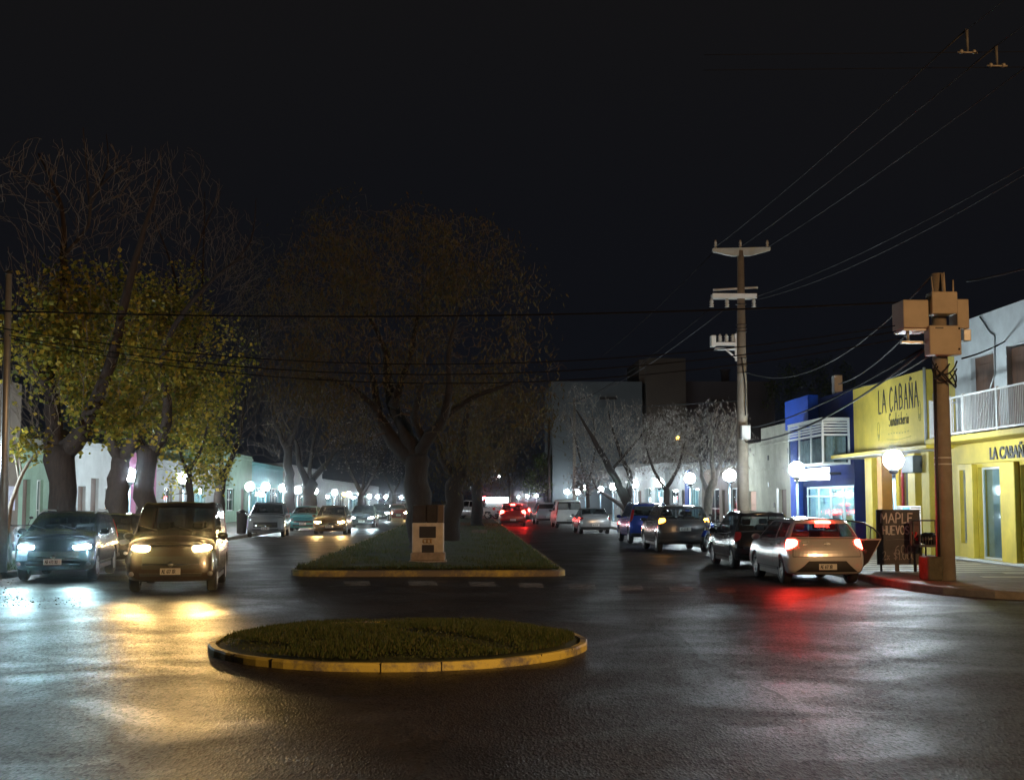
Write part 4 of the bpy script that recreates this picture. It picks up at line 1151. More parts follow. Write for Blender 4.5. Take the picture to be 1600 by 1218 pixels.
k.tube([(XF-.03, q.y, q.z) for q in pts], .022, 5)
tag(k.build('wall_cable', M_GALV), 'loose grey cable hanging down the pale upper wall', 'cable')

# ------------------------------------------------------------------ monument on the median
MD = 34.2
a = P(637, 890, MD); c = P(699, 890, MD); mx = (a.x+c.x)/2; s = MD/2000
M_STONE = mat('rendered_stone', (.60, .56, .50), .8, var=.22, scale=3, bump=.5, bscale=20)
M_STONE2 = mat('rough_base_stone', (.32, .27, .22), .9, var=.35, scale=5, bump=.9, bscale=9)
M_BRICKD = mat('dark_reddish_stone', (.03, .026, .024), .85, var=.3, scale=5, bump=.5)
mon = thing('monument', 'small stone monument with dark plaques on the end of the grass median', 'monument', (mx, MD, KZ))
z = lambda py: za(0, py, MD)-KZ
k = MB(); k.bbox(-.53, .53, -.02, 1.0, -.03, z(877), .04); k.build('base_slab', M_STONE2, mon)
k = MB(); k.bbox(-.46, .46, .06, .92, z(877), z(864), .03); k.build('plinth', M_STONE2, mon)
k = MB(); k.bbox(-.42, .42, .12, .86, z(864), z(817), .02); k.build('panel_block', M_STONE, mon)
k = MB(); k.bbox(-.42, -.05, .14, .84, z(817), z(789), .02); k.bbox(-.04, .24, .15, .84, z(817), z(788), .015); k.build('upper_block', M_BRICKD, mon)
k = MB(); k.bbox(.25, .42, .12, .86, z(817), z(788), .015); k.build('side_pier', mat('brown_pier', (.13, .10, .08), .85, var=.2), mon)
M_PLQ = mat('dark_plaque', (.03, .03, .04), .35, .2, var=.2)
for (x0, x1, y0, y1) in ((655, 681, 822, 840), (659, 678, 851, 863)):
    p0 = P(x0, y0, MD); p1 = P(x1, y1, MD)
    k = MB(); k.bbox(p0.x-mx, p1.x-mx, .095, .119, p1.z-KZ, p0.z-KZ, .005); k.build('plaque', M_PLQ, mon)
p0 = P(657, 841, MD); p1 = P(681, 850, MD)
k = MB(); k.bbox(p0.x-mx, p1.x-mx, .10, .119, p1.z-KZ, p0.z-KZ, .005); wp = k.build('plaque', M_STONE, mon); wp['label'] = 'small pale plaque with a bronze emblem'
k = MB()
for i in range(3): k.tube([(-.12+i*.1, .097, z(848.5)), (-.12+i*.1, .097, z(843))], .022, 6)
for zz in (z(843), z(848.5)): k.tube([(-.13, .097, zz), (.12, .097, zz)], .012, 6)
k.build('emblem', mat('bronze', (.35, .22, .07), .4, .5), wp)
# small stone marker on the lawn
q = G(749, 831, .25); k = MB(); k.bbox(q.x-.38, q.x+.38, q.y-.1, q.y+.1, KZ-.02, KZ+.22, .03)
tag(k.build('stone_marker', mat('dull_marker_stone', (.13, .11, .09), .9, var=.3)), 'low stone marker lying on the median lawn', 'marker')

# ------------------------------------------------------------------ chalkboard, freezer, rubbish basket
M_CHALKB = mat('chalkboard_black', (.035, .033, .036), .6, var=.5, scale=3)
M_CHALK = mat('chalk', (.55, .52, .52), .9, var=.4, scale=18)
BD = 31.2
q0 = P(1371, 797, BD); q1 = P(1437, 880, BD)
bd = thing('chalkboard_sign', 'large chalkboard on legs advertising eggs between car door and pole', 'sign', (q0.x, BD, KZ), 0)
w_ = q1.x-q0.x; zt = q0.z-KZ; zb = q1.z-KZ
k = MB(); k.bbox(0, w_, 0, .04, zb, zt, .006); k.build('board', M_CHALKB, bd)
k = MB(); k.box(-.03, 0, -.01, .05, zb-.02, zt+.02); k.box(w_, w_+.03, -.01, .05, zb-.02, zt+.02); k.box(0, w_, -.01, .05, zt, zt+.02); k.box(0, w_, -.01, .05, zb-.02, zb); k.build('frame', M_DARKMETAL, bd)
for x in (.06, w_*.42, w_-.1):
    k = MB(); k.box(x, x+(.10 if x > .3 and x < .8 else .045), .05, .09, -.012, zb+.2); k.build('leg', M_DARKMETAL, bd)
k = MB(); N_ = (0, -1, 0)
strokes(k, 'MAPLE', (.08, -.002, zt-.30), (1, 0, 0), (0, 0, 1), .225, .030, gap=.2, seed=1, wid=.72, nrm=N_, thick=.004)
strokes(k, 'HUEVOS', (.12, -.002, zt-.58), (1, 0, 0), (0, 0, 1), .20, .026, gap=.14, seed=2, wid=.58, nrm=N_, thick=.004)
k.build('chalk_lettering', M_CHALK, bd)
k = MB()
strokes(k, '600', (.42, -.002, zt-1.06), (1, 0, 0), (0, 0, 1), .21, .02, gap=.22, seed=4, wid=.8, nrm=N_, thick=.004)
strokes(k, '2x $1.000', (.10, -.002, zb+.10), (1, 0, 0), (0, 0, 1), .19, .018, gap=.16, seed=5, wid=.72, nrm=N_, thick=.004)
k.tube([(.2, -.004, zt-.72), (.5, -.004, zt-.70), (.9, -.004, zt-.73)], .006, 4)
k.build('chalk_lettering', mat('faint_chalk', (.24, .225, .23), .9, var=.5, scale=14), bd)

# small second board standing in front at its right
q0 = P(1421, 814, 30.9); q1 = P(1437, 853, 30.9)
sb2 = thing('menu_board', 'narrow dark board with a painted red reflection beside the rubbish basket', 'sign', (q0.x, 30.9, KZ))
k = MB(); k.bbox(0, q1.x-q0.x, 0, .03, q1.z-KZ, q0.z-KZ, .005); k.build('board', mat('red_reflection_board', (.07, .025, .03), .5, var=.3), sb2)
k = MB(); k.box(.1, .14, .03, .07, -.012, q1.z-KZ+.02); k.build('leg', M_DARKMETAL, sb2)
k = MB(); k.tube([(.07, -.004, .95), (.12, -.006, .80), (.16, -.004, .95)], .03, 5); k.ball((.17, -.01, .78), .045, .01, .04, n=8, m=5); k.build('red_reflection', M_RED, sb2)  # red reflection put into red paint and shape on the board
# raised rubbish basket with black bag
q0 = P(1437, 812, 30.4); q1 = P(1465, 851, 30.4)
bk = thing('rubbish_basket', 'raised black metal rubbish basket holding a black bag near the pole', 'bin', (q0.x, 30.4, KZ))
w_ = q1.x-q0.x+.12; zt = q0.z-KZ; zb = q1.z-KZ
k = MB()
for x in (0, w_):
    for y in (0, .45): k.box(x-.012, x+.012, y-.012, y+.012, zb, zt)
for y in (0, .45): k.box(0, w_, y-.012, y+.012, zt-.03, zt)
for x in (0, w_): k.box(x-.011, x+.011, 0, .45, zt-.03, zt)
k.box(-.03, w_+.03, -.03, .48, zb-.05, zb)
for i in range(1, 8): k.box(w_*i/8-.005, w_*i/8+.005, -.005, .005, zb, zb+.2)
k.build('basket', M_DARKMETAL, bk)
for x in (.09, .2, w_-.08):
    k = MB(); k.tube([(x, .2, -.012), (x, .2, zb-.04)], .022, 6); k.build('leg', M_DARKMETAL, bk)
k = MB(); k.box(.0, w_, .185, .215, .24, .27); k.build('stretcher', M_DARKMETAL, bk)
bag = MB(); bag.ball((0, 0, 0), .26, .19, .15, n=16, m=10)
rg = random.Random(3); bag.v = [(x*(1+rg.uniform(-.12, .12)), y, z_*(1+rg.uniform(-.15, .15))) for (x, y, z_) in bag.v]
bo = bag.build('rubbish_bag', mat('black_plastic', (.01, .01, .011), .25, var=.2, bump=.6, bscale=10)); bo.location = (q0.x+w_*.55, 30.62, KZ+zb+.14)
tag(bo, 'shiny black rubbish bag lying in the raised basket', 'bag')
# white display freezer
q0 = P(1408, 790, 36.2); q1 = P(1442, 886, 36.2)
fz = thing('display_freezer', 'white display freezer with striped header under the canopy', 'freezer', (q0.x, 36.2, KZ))
w_ = q1.x-q0.x; zt = q0.z-KZ
k = MB(); k.bbox(0, w_, 0, .6, 0, zt, .02); k.build('cabinet', M_WHITE, fz)
k = MB(); k.box(.05, w_-.05, -.012, -.002, .15, zt-.32); k.build('door', mat('freezer_glass', (.03, .04, .045), .1, var=.1), fz)
k = MB(); k.box(.03, .24, -.010, -.002, zt-.22, zt-.03); k.build('header_badge', mat('header_blue', (.15, .4, .75), .4, var=.05), fz)
k = MB()
for i in range(3): k.box(.27, w_-.03, -.010, -.002, zt-.06-i*.07, zt-.035-i*.07)
k.build('header_stripe', M_DARKMETAL, fz)

# chimney and vents on the roofs at the right
q = P(1309, 600, 54); k = MB(); k.bbox(q.x-.18, q.x+.18, 53.9, 54.3, q.z-.7, q.z+.38, .02)
tag(k.build('chimney', M_WHITE), 'short white chimney above the blue roof', 'chimney')

# distant traffic light and lit kiosk sign at the end of the avenue
M_REDL = emit('red_signal', (1, .02, .02), 60); M_YEL = emit('amber_lamp', (1, .55, .08), 25)
q = P(757, 778, 165)
t = thing('traffic_light', 'distant red traffic light over the avenue', 'traffic light', (q.x, 165, .0))
k = MB(); k.tube([(0, 0, 0), (0, 0, q.z-.3)], .07, 8); k.build('post', M_DARKMETAL, t)
k = MB(); k.bbox(-.18, .18, -.12, .12, q.z-.95, q.z+.3, .02); k.build('housing', M_DARKMETAL, t)
k = MB(); k.ball((0, -.14, q.z+.05), .17, .06, .17, n=10, m=6); k.build('red_lens', M_REDL, t)
q = P(774, 780, 170)
t = thing('kiosk', 'distant kiosk with bright white sign band', 'kiosk', (q.x, 170, 0))
k = MB(); k.bbox(-2.0, 2.0, 0, 2, 0, q.z-.5, .03); k.build('body', M_GREYW, t)
k = MB(); k.bbox(-1.7, 1.7, -.3, -.02, q.z-.42, q.z+.3, .02); k.build('lit_sign', E_SIGN, t)
q = P(538, 772, 140)
t = thing('street_lamp', 'small amber lamp in the far left lamp row', 'street lamp', (q.x, 140, KZ))
k = MB(); k.tube([(0, 0, -.01), (0, 0, q.z-KZ-.2)], .05, 6); k.build('post', M_POST, t)
k = MB(); k.ball((0, 0, q.z-KZ), .22, n=8, m=6); k.build('globe', M_YEL, t)
for (px, py, D, lb) in ((742, 761, 220, 'tiny white light far along the avenue, the lower one'), (780, 744, 220, 'tiny white light far along the avenue, the higher one'), (1059, 684, 90, 'small warm lamp among the bare branches on the right')):
    q = P(px, py, D)
    t = thing('street_lamp', lb, 'street lamp', (q.x, D, KZ if D == 90 else 0))
    k = MB(); k.tube([(0, 0, -.01), (0, 0, q.z-.2)], .06, 6); k.build('post', M_DARKMETAL, t)
    k = MB(); k.ball((0, 0, q.z-(KZ if D == 90 else 0)), .13, n=8, m=6); k.build('globe', E_GLOBE_FAR if D > 100 else M_YEL, t)
# ------------------------------------------------------------------ trees
def grow(limbs, targets, seed, r_max=.06, r_tip=.006, seg=.55, droop=0.0, wig=.12, up=0.0):
    """limbs: list of [(Vector, radius)...]; twigs run from the nearest branch to each target point"""
    rng = random.Random(seed)
    P0 = []; R0 = []
    for L in limbs:
        for i in range(len(L)-1):
            (a, ra), (b_, rb) = L[i], L[i+1]
            n = max(1, int((b_-a).length/.3))
            for k in range(n):
                t = k/n; P0.append(a.lerp(b_, t)); R0.append(ra+(rb-ra)*t)
        P0.append(L[-1][0]); R0.append(L[-1][1])
    cap = len(P0)+len(targets)*8
    pos = np.zeros((cap, 3)); rad = np.zeros(cap); n = len(P0)
    pos[:n] = [tuple(p) for p in P0]; rad[:n] = R0
    # never start twigs from the bare lower trunk
    zmin = min(t.z for t in targets)-1.0 if targets else 0
    T = np.array([tuple(t) for t in targets])
    d0 = np.array([np.min(((pos[:n]-t)**2).sum(1)) for t in T])
    twigs = []; tips = []
    for ti in np.argsort(d0):
        t = T[ti]
        dd = pos[:n]-t
        d = (dd[:, 0]**2+dd[:, 1]**2)*(1+up*1.6)+dd[:, 2]**2*(1-up*.55)+up*3*np.maximum(0, dd[:, 2]+.2) + (pos[:n, 2] < zmin)*1e3 + np.maximum(0, pos[:n, 2]-t[2])*.6
        j = int(np.argmin(d)); a = Vector(pos[j]); b_ = Vector(t); ln = (b_-a).length
        k = max(2, int(ln/seg)); r0 = min(r_max, rad[j]*.62)*min(1, .45+ln/4); r0 = max(r0, r_tip*1.4)
        side = Vector((rng.uniform(-1, 1), rng.uniform(-1, 1), rng.uniform(0, .8)))*ln*wig
        pts = []; rs = []
        for i in range(k+1):
            s_ = i/k
            p = a.lerp(b_, s_) + side*math.sin(PI*s_) + Vector((0, 0, -droop*ln*s_*s_ + droop*ln*.6*s_))
            if 0 < i < k: p += Vector((rng.gauss(0, .05), rng.gauss(0, .05), rng.gauss(0, .05)))*seg
            pts.append(p); rs.append(r0+(r_tip-r0)*s_)
        twigs.append((pts, rs)); tips.append(pts[-1])
        for i in range(1, k+1):
            if n < cap: pos[n] = tuple(pts[i]); rad[n] = rs[i]; n += 1
    return twigs, tips

def inside(rng, ells):
    w = [e[3]*e[4]*e[5] for e in ells]
    e = rng.choices(ells, w)[0]
    while True:
        x, y, z = rng.uniform(-1, 1), rng.uniform(-1, 1), rng.uniform(-1, 1)
        d = x*x+y*y+z*z
        if d < 1 and rng.random() < .25+.75*d: break
    return Vector((e[0]+x*e[3], e[1]+y*e[4], e[2]+z*e[5]))

def clumpy(c, k=1.1):
    return math.sin(c.x*k*1.7+1.3*math.sin(c.z*k*1.1)+.7)+math.sin(c.z*k*1.9+1.1*math.sin(c.y*k*1.3)+2.1)+math.sin(c.y*k*1.6+c.x*k*.8)

def leaf_quads(mb, centres, rng, per, spread, size, hang=0.0):
    vs = []; fs = []
    for c in centres:
        for _ in range(per):
            p = Vector((c.x+rng.gauss(0, spread), c.y+rng.gauss(0, spread), c.z+rng.gauss(0, spread)-abs(rng.gauss(0, hang))))
            s = size*rng.uniform(.55, 1.35)
            u = Vector((rng.gauss(0, 1), rng.gauss(0, 1), rng.gauss(0, .7))).normalized()
            v = u.cross(Vector((rng.gauss(0, 1), rng.gauss(0, 1), rng.gauss(0, 1)))).normalized()
            if hang > 0: u = (u+Vector((0, 0, -1.6))).normalized(); v = u.cross(v).normalized()
            b = len(vs)
            vs += [p-u*s*.5, p+v*s*(.42 if hang == 0 else .16), p+u*s*.55, p-v*s*(.42 if hang == 0 else .16)]
            fs.append((b, b+1, b+2, b+3))
    mb.add([tuple(v) for v in vs], fs)

def tree(label, D, limbs_px, ells_px, n_t, seed, cat='tree', name='tree', bark=M_BARK, leaf=None, per=0, spread=.25, lsize=.1, hang=0.0, droop=0.0,
         r_max=.06, r_tip=.006, wig=.12, up=0.0, twigm=None, n_leaf_t=None, group=None, dj=.6, depth_f=.85, leaf_ells=None, base=None):
    rng = random.Random(seed)
    px0, py0 = limbs_px[0][0][0], limbs_px[0][0][1]
    bz = KZ-.05
    b0 = P(px0, 779, D)
    root = thing(name, label, cat, (b0.x, D, bz), 0, group)
    off = Vector((b0.x, D, bz))
    limbs = []
    for L in limbs_px:
        out = []; dd = 0
        sgn = rng.choice((-1, 1)) * rng.uniform(.3, 1)
        for i, (px, py, r) in enumerate(L):
            dpt = D + (sgn*dj*i if L is not limbs_px[0] else 0)
            q = P(px, py, dpt)
            if L is limbs_px[0] and i == 0: q.z = bz
            out.append((q-off, r))
        limbs.append(out)
    # refine limbs with a little wander
    tr = MB()
    for L in limbs:
        pts = []; rs = []
        for i in range(len(L)-1):
            p0 = L[max(i-1, 0)][0]; p1, r1 = L[i]; p2, r2 = L[i+1]; p3 = L[min(i+2, len(L)-1)][0]
            m = max(2, int((p2-p1).length/.35))
            for k in range(m):
                t = k/m; q = .5*((2*p1)+(-p0+p2)*t+(2*p0-5*p1+4*p2-p3)*t*t+(-p0+3*p1-3*p2+p3)*t**3)
                rr_ = r1+(r2-r1)*t
                pts.append(q+Vector((rng.gauss(0, .12), rng.gauss(0, .12), 0))*rr_); rs.append(rr_*rng.uniform(.92, 1.1))
        pts.append(L[-1][0]); rs.append(L[-1][1])
        tr.tube(pts, rs, 12 if rs[0] > .15 else 8)
    tr.build('trunk', bark, root)
    s = D/2000
    def conv(E):
        out = []
        for e in E:
            q = P(e[0], e[1], D)-off
            dp = e[4]*s if len(e) > 4 else max(e[2], e[3])*s*depth_f
            out.append((q.x, q.y, q.z, e[2]*s, dp, e[3]*s))
        return out
    ells = conv(ells_px)
    targets = [inside(rng, ells) for _ in range(n_t)]
    tw, tips = grow(limbs, targets, seed, r_max, r_tip, droop=droop, wig=wig, up=up)
    mb = MB()
    for pts, rs in tw: mb.tube(pts, rs, 4 if rs[0] > .03 else 3, caps=False)
    mb.build('branches', twigm or M_TWIG, root, recalc=False)
    if leaf:
        lm = MB()
        cs = []
        for pts, rs in tw:
            cs += pts[len(pts)//2:]
        if leaf_ells:
            LE = conv(leaf_ells)
            def ok(c): return any(((c.x-e_[0])/e_[3])**2+((c.y-e_[1])/e_[4])**2+((c.z-e_[2])/e_[5])**2 < 1 for e_ in LE)
            cs = [c for c in cs if ok(c)]
        cs = [c for c in cs if clumpy(c) > -.2]
        if n_leaf_t and len(cs) > n_leaf_t: cs = rng.sample(cs, n_leaf_t)
        leaf_quads(lm, cs, rng, per, spread, lsize, hang)
        if lm.v: lm.build('crown', leaf, root, recalc=False)
    return root

LF_PLANE = ramp_island('plane_leaves', [(.07, .10, .015), (.19, .19, .03), (.46, .36, .05), (.12, .15, .025), (.6, .40, .06)], .5, .5)
LF_WILLOW = ramp_island('willow_leaves', [(.07, .045, .022), (.095, .07, .026), (.075, .07, .024), (.12, .075, .03)], .7, .3)
LF_PALE = ramp_island('dry_pale_leaves', [(.35, .33, .31), (.22, .19, .17), (.5, .48, .45), (.16, .13, .12)], .7, .3)
LF_DRY = ramp_island('dry_brown_leaves', [(.22, .18, .17), (.12, .10, .09), (.36, .32, .31)], .7, .3)
LF_GREEN = ramp_island('evergreen_leaves', [(.03, .05, .012), (.06, .09, .015), (.12, .15, .02)], .6, .35)

# central spreading tree behind the monument
tree('huge spreading tree with drooping brown leaves behind the stone monument', 43,
     [[(655, 800, .46), (652, 740, .40), (650, 712, .38)],
      [(648, 722, .30), (615, 690, .24), (592, 650, .2), (588, 620, .15), (575, 560, .08)],
      [(650, 715, .33), (630, 670, .25), (612, 630, .21), (604, 570, .17), (595, 530, .10), (560, 470, .05)],
      [(612, 635, .17), (640, 560, .11), (655, 480, .06)],
      [(652, 712, .25), (672, 680, .2), (694, 650, .16), (702, 600, .11), (702, 540, .07), (720, 480, .04)],
      [(664, 690, .15), (650, 660, .13), (648, 640, .12), (660, 600, .07)],
      [(690, 655, .12), (740, 620, .08), (800, 600, .05)], [(590, 640, .12), (540, 600, .08), (480, 590, .05)]],
     [(640, 400, 170, 85), (530, 490, 120, 130), (750, 480, 120, 115), (490, 600, 75, 75), (810, 580, 80, 80), (640, 560, 120, 70), (560, 640, 110, 45), (740, 650, 110, 55), (560, 390, 120, 65), (700, 390, 110, 65), (460, 560, 50, 80), (830, 640, 55, 50)],
     2300, 21, leaf=LF_WILLOW, per=6, spread=.26, lsize=.15, hang=.35, droop=.25, r_max=.07, r_tip=.008, wig=.15, group=None, bark=mat('dark_bark', (.02, .015, .013), .9, var=.4, scale=5, bump=1.0, bscale=14, stretch=(3, 3, .7)))
# second trunk behind it
tree('slanting tree right behind the big tree, hung with brown foliage', 52,
     [[(700, 800, .40), (712, 760, .34), (722, 720, .26), (725, 680, .18), (735, 620, .08)],
      [(712, 745, .2), (690, 715, .15), (682, 670, .08)]],
     [(735, 650, 70, 90), (700, 720, 40, 45), (770, 700, 55, 50), (830, 640, 50, 50)],
     420, 22, leaf=LF_WILLOW, per=5, spread=.25, lsize=.16, hang=.35, droop=.3, bark=_mats['dark_bark'])
tree('tall thin crowned tree in the dark gap left of the spreading tree', 84,
     [[(455, 800, .34), (452, 740, .3), (448, 690, .24)], [(450, 710, .2), (425, 640, .12), (410, 560, .08), (400, 470, .04)], [(450, 700, .2), (475, 620, .12), (480, 520, .08), (490, 430, .04), (500, 340, .02)]],
     [(450, 520, 80, 130), (500, 420, 80, 100), (400, 470, 60, 110), (430, 620, 70, 60), (540, 350, 60, 60)], 900, 49, leaf=LF_WILLOW, per=4, spread=.35, lsize=.2, hang=.3, bark=_mats['dark_bark'], r_tip=.01)
# left plane trees with yellow-green leaves
tree('stout forked plane tree with yellow green leaves at far left', 37,
     [[(97, 800, .44), (98, 750, .40), (92, 700, .43), (95, 690, .42)],
      [(88, 705, .32), (84, 665, .26), (80, 600, .2), (95, 500, .15), (100, 400, .1), (95, 320, .06), (60, 240, .025)],
      [(104, 705, .30), (130, 672, .26), (148, 630, .2), (175, 560, .15), (205, 430, .11), (225, 360, .07), (250, 280, .03)],
      [(82, 610, .14), (40, 560, .09), (5, 500, .05)],
      [(100, 400, .07), (140, 350, .05), (142, 310, .04), (190, 260, .02)], [(96, 330, .05), (60, 290, .03), (15, 260, .015)], [(140, 330, .04), (135, 260, .025), (130, 200, .012)], [(142, 320, .03), (168, 260, .02), (166, 210, .01)]],
     [(70, 540, 90, 120), (180, 560, 110, 120), (110, 430, 120, 70), (60, 640, 70, 50), (190, 640, 70, 45), (110, 300, 140, 90), (220, 300, 70, 80)],
     1500, 31, leaf=LF_PLANE, per=13, spread=.30, lsize=.135, up=.75, wig=.07, twigm=M_TWIG2, leaf_ells=[(60, 560, 100, 120), (170, 590, 115, 95), (110, 470, 120, 60), (60, 640, 80, 60), (190, 650, 80, 55)], n_leaf_t=1000)
tree('plane tree with bulging trunk between the stout tree and the dark car roof', 46,
     [[(188, 815, .40), (184, 785, .40), (180, 760, .42), (186, 735, .36), (190, 712, .33)],
      [(186, 715, .22), (172, 685, .17), (165, 650, .12), (160, 600, .07)],
      [(192, 715, .24), (208, 690, .2), (215, 650, .13), (228, 590, .08)]],
     [(170, 610, 70, 70), (225, 590, 80, 80), (205, 520, 90, 70)],
     420, 32, leaf=LF_PLANE, per=12, spread=.32, lsize=.14, n_leaf_t=800)
tree('leaning plane tree just right of the bulging trunk, pale upper limb', 46,
     [[(226, 810, .42), (226, 760, .36), (232, 720, .36), (232, 700, .36)],
      [(226, 712, .22), (215, 690, .17), (205, 650, .1)],
      [(236, 705, .28), (256, 670, .2), (262, 630, .15), (252, 560, .11), (285, 490, .08), (340, 430, .05), (385, 400, .02)],
      [(262, 620, .12), (300, 560, .08), (312, 500, .06), (318, 400, .04), (320, 300, .015)],
      [(285, 490, .06), (270, 420, .04), (240, 340, .02)], [(340, 430, .04), (390, 380, .025), (400, 310, .01)], [(300, 420, .04), (318, 360, .03), (345, 300, .012)]],
     [(270, 620, 90, 80), (240, 540, 90, 80), (310, 560, 80, 80), (300, 420, 110, 100), (360, 400, 70, 90), (260, 300, 90, 80)],
     1350, 33, leaf=LF_PLANE, per=12, spread=.33, lsize=.135, up=.75, wig=.07, twigm=M_TWIG2, leaf_ells=[(270, 640, 95, 90), (240, 540, 95, 90), (320, 580, 70, 80), (250, 450, 60, 40)], n_leaf_t=1000)
tree('bare many stemmed tree left of the parked silver car', 62,
     [[(340, 800, .3), (344, 765, .25), (348, 750, .24)], [(345, 765, .16), (330, 720, .12), (318, 670, .08), (325, 600, .04)],
      [(346, 755, .18), (362, 715, .13), (376, 670, .09), (385, 600, .04)], [(347, 755, .12), (346, 710, .09), (350, 650, .05), (345, 600, .02)]],
     [(345, 620, 60, 80), (390, 620, 70, 70), (420, 660, 60, 60), (330, 560, 70, 70), (400, 540, 60, 60)], 480, 34, r_tip=.008, up=.8, wig=.06, bark=M_BARK, twigm=M_TWIG, leaf=LF_PLANE, per=3, spread=.3, lsize=.16, leaf_ells=[(320, 700, 45, 60), (300, 660, 40, 60)])
tree('low leafy green tree behind the family van', 58,
     [[(297, 800, .2), (296, 760, .16), (295, 730, .12)], [(296, 745, .1), (280, 700, .06), (275, 660, .03)], [(296, 735, .1), (315, 700, .06), (325, 660, .03)]],
     [(285, 700, 45, 60), (320, 700, 40, 55), (300, 640, 60, 50), (265, 745, 30, 30), (325, 745, 25, 25)], 420, 50, leaf=LF_PLANE, per=7, spread=.28, lsize=.16)
# young tree at far left kerb
tree('thin curved young tree with few leaves beside the left pole', 33,
     [[(17, 868, .075), (12, 820, .07), (18, 785, .06), (33, 745, .05), (50, 715, .03), (75, 695, .012)], [(30, 750, .035), (25, 720, .03), (18, 690, .015)], [(34, 742, .03), (28, 700, .02), (27, 670, .01)]],
     [(45, 700, 35, 30), (20, 690, 20, 30)], 60, 35, r_max=.02, r_tip=.004, bark=M_BARK_PALE, leaf=LF_PLANE, per=3, spread=.15, lsize=.12)
# dark bare tree behind the far left lamps, and others down the left side
BARE = 'bare dark trees down the avenue'
tree('dark bare spreading tree above the turquoise hatchback', 92,
     [[(483, 800, .55), (484, 770, .45), (482, 750, .4)], [(481, 758, .3), (468, 725, .2), (462, 690, .12), (440, 650, .05)], [(484, 752, .3), (505, 730, .2), (530, 700, .1), (560, 690, .04)], [(482, 748, .2), (488, 700, .12), (500, 640, .05)]],
     [(485, 660, 100, 60), (430, 690, 60, 35), (545, 690, 50, 40), (480, 610, 90, 40)], 800, 36, group=BARE, up=.7, wig=.07, r_tip=.012, bark=_mats['dark_bark'])
tree('bare tree rising over the orange lit oncoming car', 142,
     [[(565, 800, .5), (566, 770, .4)], [(565, 772, .3), (550, 740, .15), (535, 700, .06)], [(566, 771, .3), (590, 730, .15), (610, 690, .06)], [(566, 770, .2), (570, 720, .1), (568, 660, .04)]],
     [(570, 690, 75, 60), (540, 650, 60, 40), (600, 650, 50, 50)], 600, 37, group=BARE, up=.7, wig=.07, r_tip=.014, bark=_mats['dark_bark'], leaf=LF_DRY, per=2, spread=.4, lsize=.2)
tree('bare far tree left of the big trunk above the oncoming lights', 205,
     [[(615, 798, .5), (616, 770, .4)], [(615, 772, .25), (600, 740, .12), (590, 710, .05)], [(616, 770, .25), (632, 735, .12), (640, 700, .05)]],
     [(615, 710, 50, 45), (590, 690, 35, 35)], 420, 38, group=BARE, up=.7, wig=.07, r_tip=.016, bark=_mats['dark_bark'], leaf=LF_DRY, per=2, spread=.5, lsize=.25)
# median trees further back
tree('far median tree with dark crown right of the slanting trunk', 82,
     [[(745, 800, .4), (746, 760, .32), (748, 740, .25)], [(747, 750, .2), (730, 710, .1), (725, 670, .05)], [(748, 745, .2), (765, 700, .1), (775, 650, .05)]],
     [(750, 680, 60, 60), (790, 650, 50, 60), (740, 620, 60, 50)], 600, 39, leaf=LF_WILLOW, per=5, spread=.35, lsize=.2, hang=.4, droop=.2, bark=_mats['dark_bark'])
tree('distant dark tree above the red lit car', 300,
     [[(795, 795, .4), (797, 750, .3)], [(797, 755, .2), (785, 700, .1)], [(797, 752, .2), (815, 700, .1)]],
     [(800, 700, 50, 60), (790, 650, 45, 50), (770, 720, 30, 40)], 500, 40, leaf=LF_WILLOW, per=6, spread=1.2, lsize=.6, hang=.4, bark=_mats['dark_bark'])
tree('far dark tree closing the view behind the median', 210,
     [[(715, 790, .5), (716, 750, .3), (716, 700, .1)]], [(715, 720, 50, 50), (690, 740, 40, 35), (745, 735, 45, 40)], 420, 47, leaf=LF_WILLOW, per=6, spread=.8, lsize=.4, hang=.4, bark=_mats['dark_bark'])
tree('round leafy green tree beside the dark wooden pole', 152,
     [[(858, 800, .25), (858, 760, .2), (857, 740, .15)]], [(855, 748, 30, 24), (842, 752, 26, 20), (868, 752, 20, 20), (850, 725, 25, 15)], 260, 41, leaf=LF_GREEN, per=14, spread=.35, lsize=.22, bark=M_BARK)
# right pavement trees
tree('pale tree with whitish leaves lit from below by the third lamp', 53,
     [[(1098, 845, .20), (1104, 800, .18), (1110, 765, .17), (1116, 750, .16)],
      [(1108, 772, .11), (1097, 745, .09), (1094, 720, .06), (1065, 705, .04), (1045, 720, .02)],
      [(1116, 752, .12), (1112, 715, .08), (1112, 680, .04), (1105, 650, .015)],
      [(1116, 752, .12), (1130, 715, .08), (1140, 690, .04), (1152, 655, .015)], [(1118, 745, .07), (1145, 725, .05), (1165, 705, .02)]],
     [(1110, 690, 55, 35), (1150, 690, 35, 35), (1075, 695, 45, 30), (1120, 660, 40, 25), (1095, 645, 12, 22), (1125, 640, 12, 20), (1150, 650, 10, 20)], 420, 42, leaf=LF_PALE, per=5, spread=.16, lsize=.17, hang=.12, bark=M_BARK_PALE, twigm=M_BARK_PALE, r_max=.04, wig=.25)
tree('dark leaning twin trunk tree with dry leaves above the parked blue car', 75,
     [[(985, 830, .34), (985, 800, .32), (975, 775, .3), (970, 765, .28)],
      [(974, 775, .24), (955, 735, .2), (938, 705, .16), (915, 665, .08), (900, 640, .03)],
      [(980, 780, .24), (985, 745, .16), (972, 715, .12), (960, 680, .08), (950, 640, .03)], [(955, 735, .1), (985, 700, .08), (1010, 670, .03)]],
     [(930, 660, 50, 50), (980, 670, 60, 50), (950, 710, 60, 35), (1010, 700, 45, 40), (905, 640, 35, 40)], 800, 43, leaf=LF_PALE, per=3, spread=.2, lsize=.14, hang=.1, twigm=M_BARK_PALE, bark=M_BARK, up=.6, wig=.08, r_tip=.008)
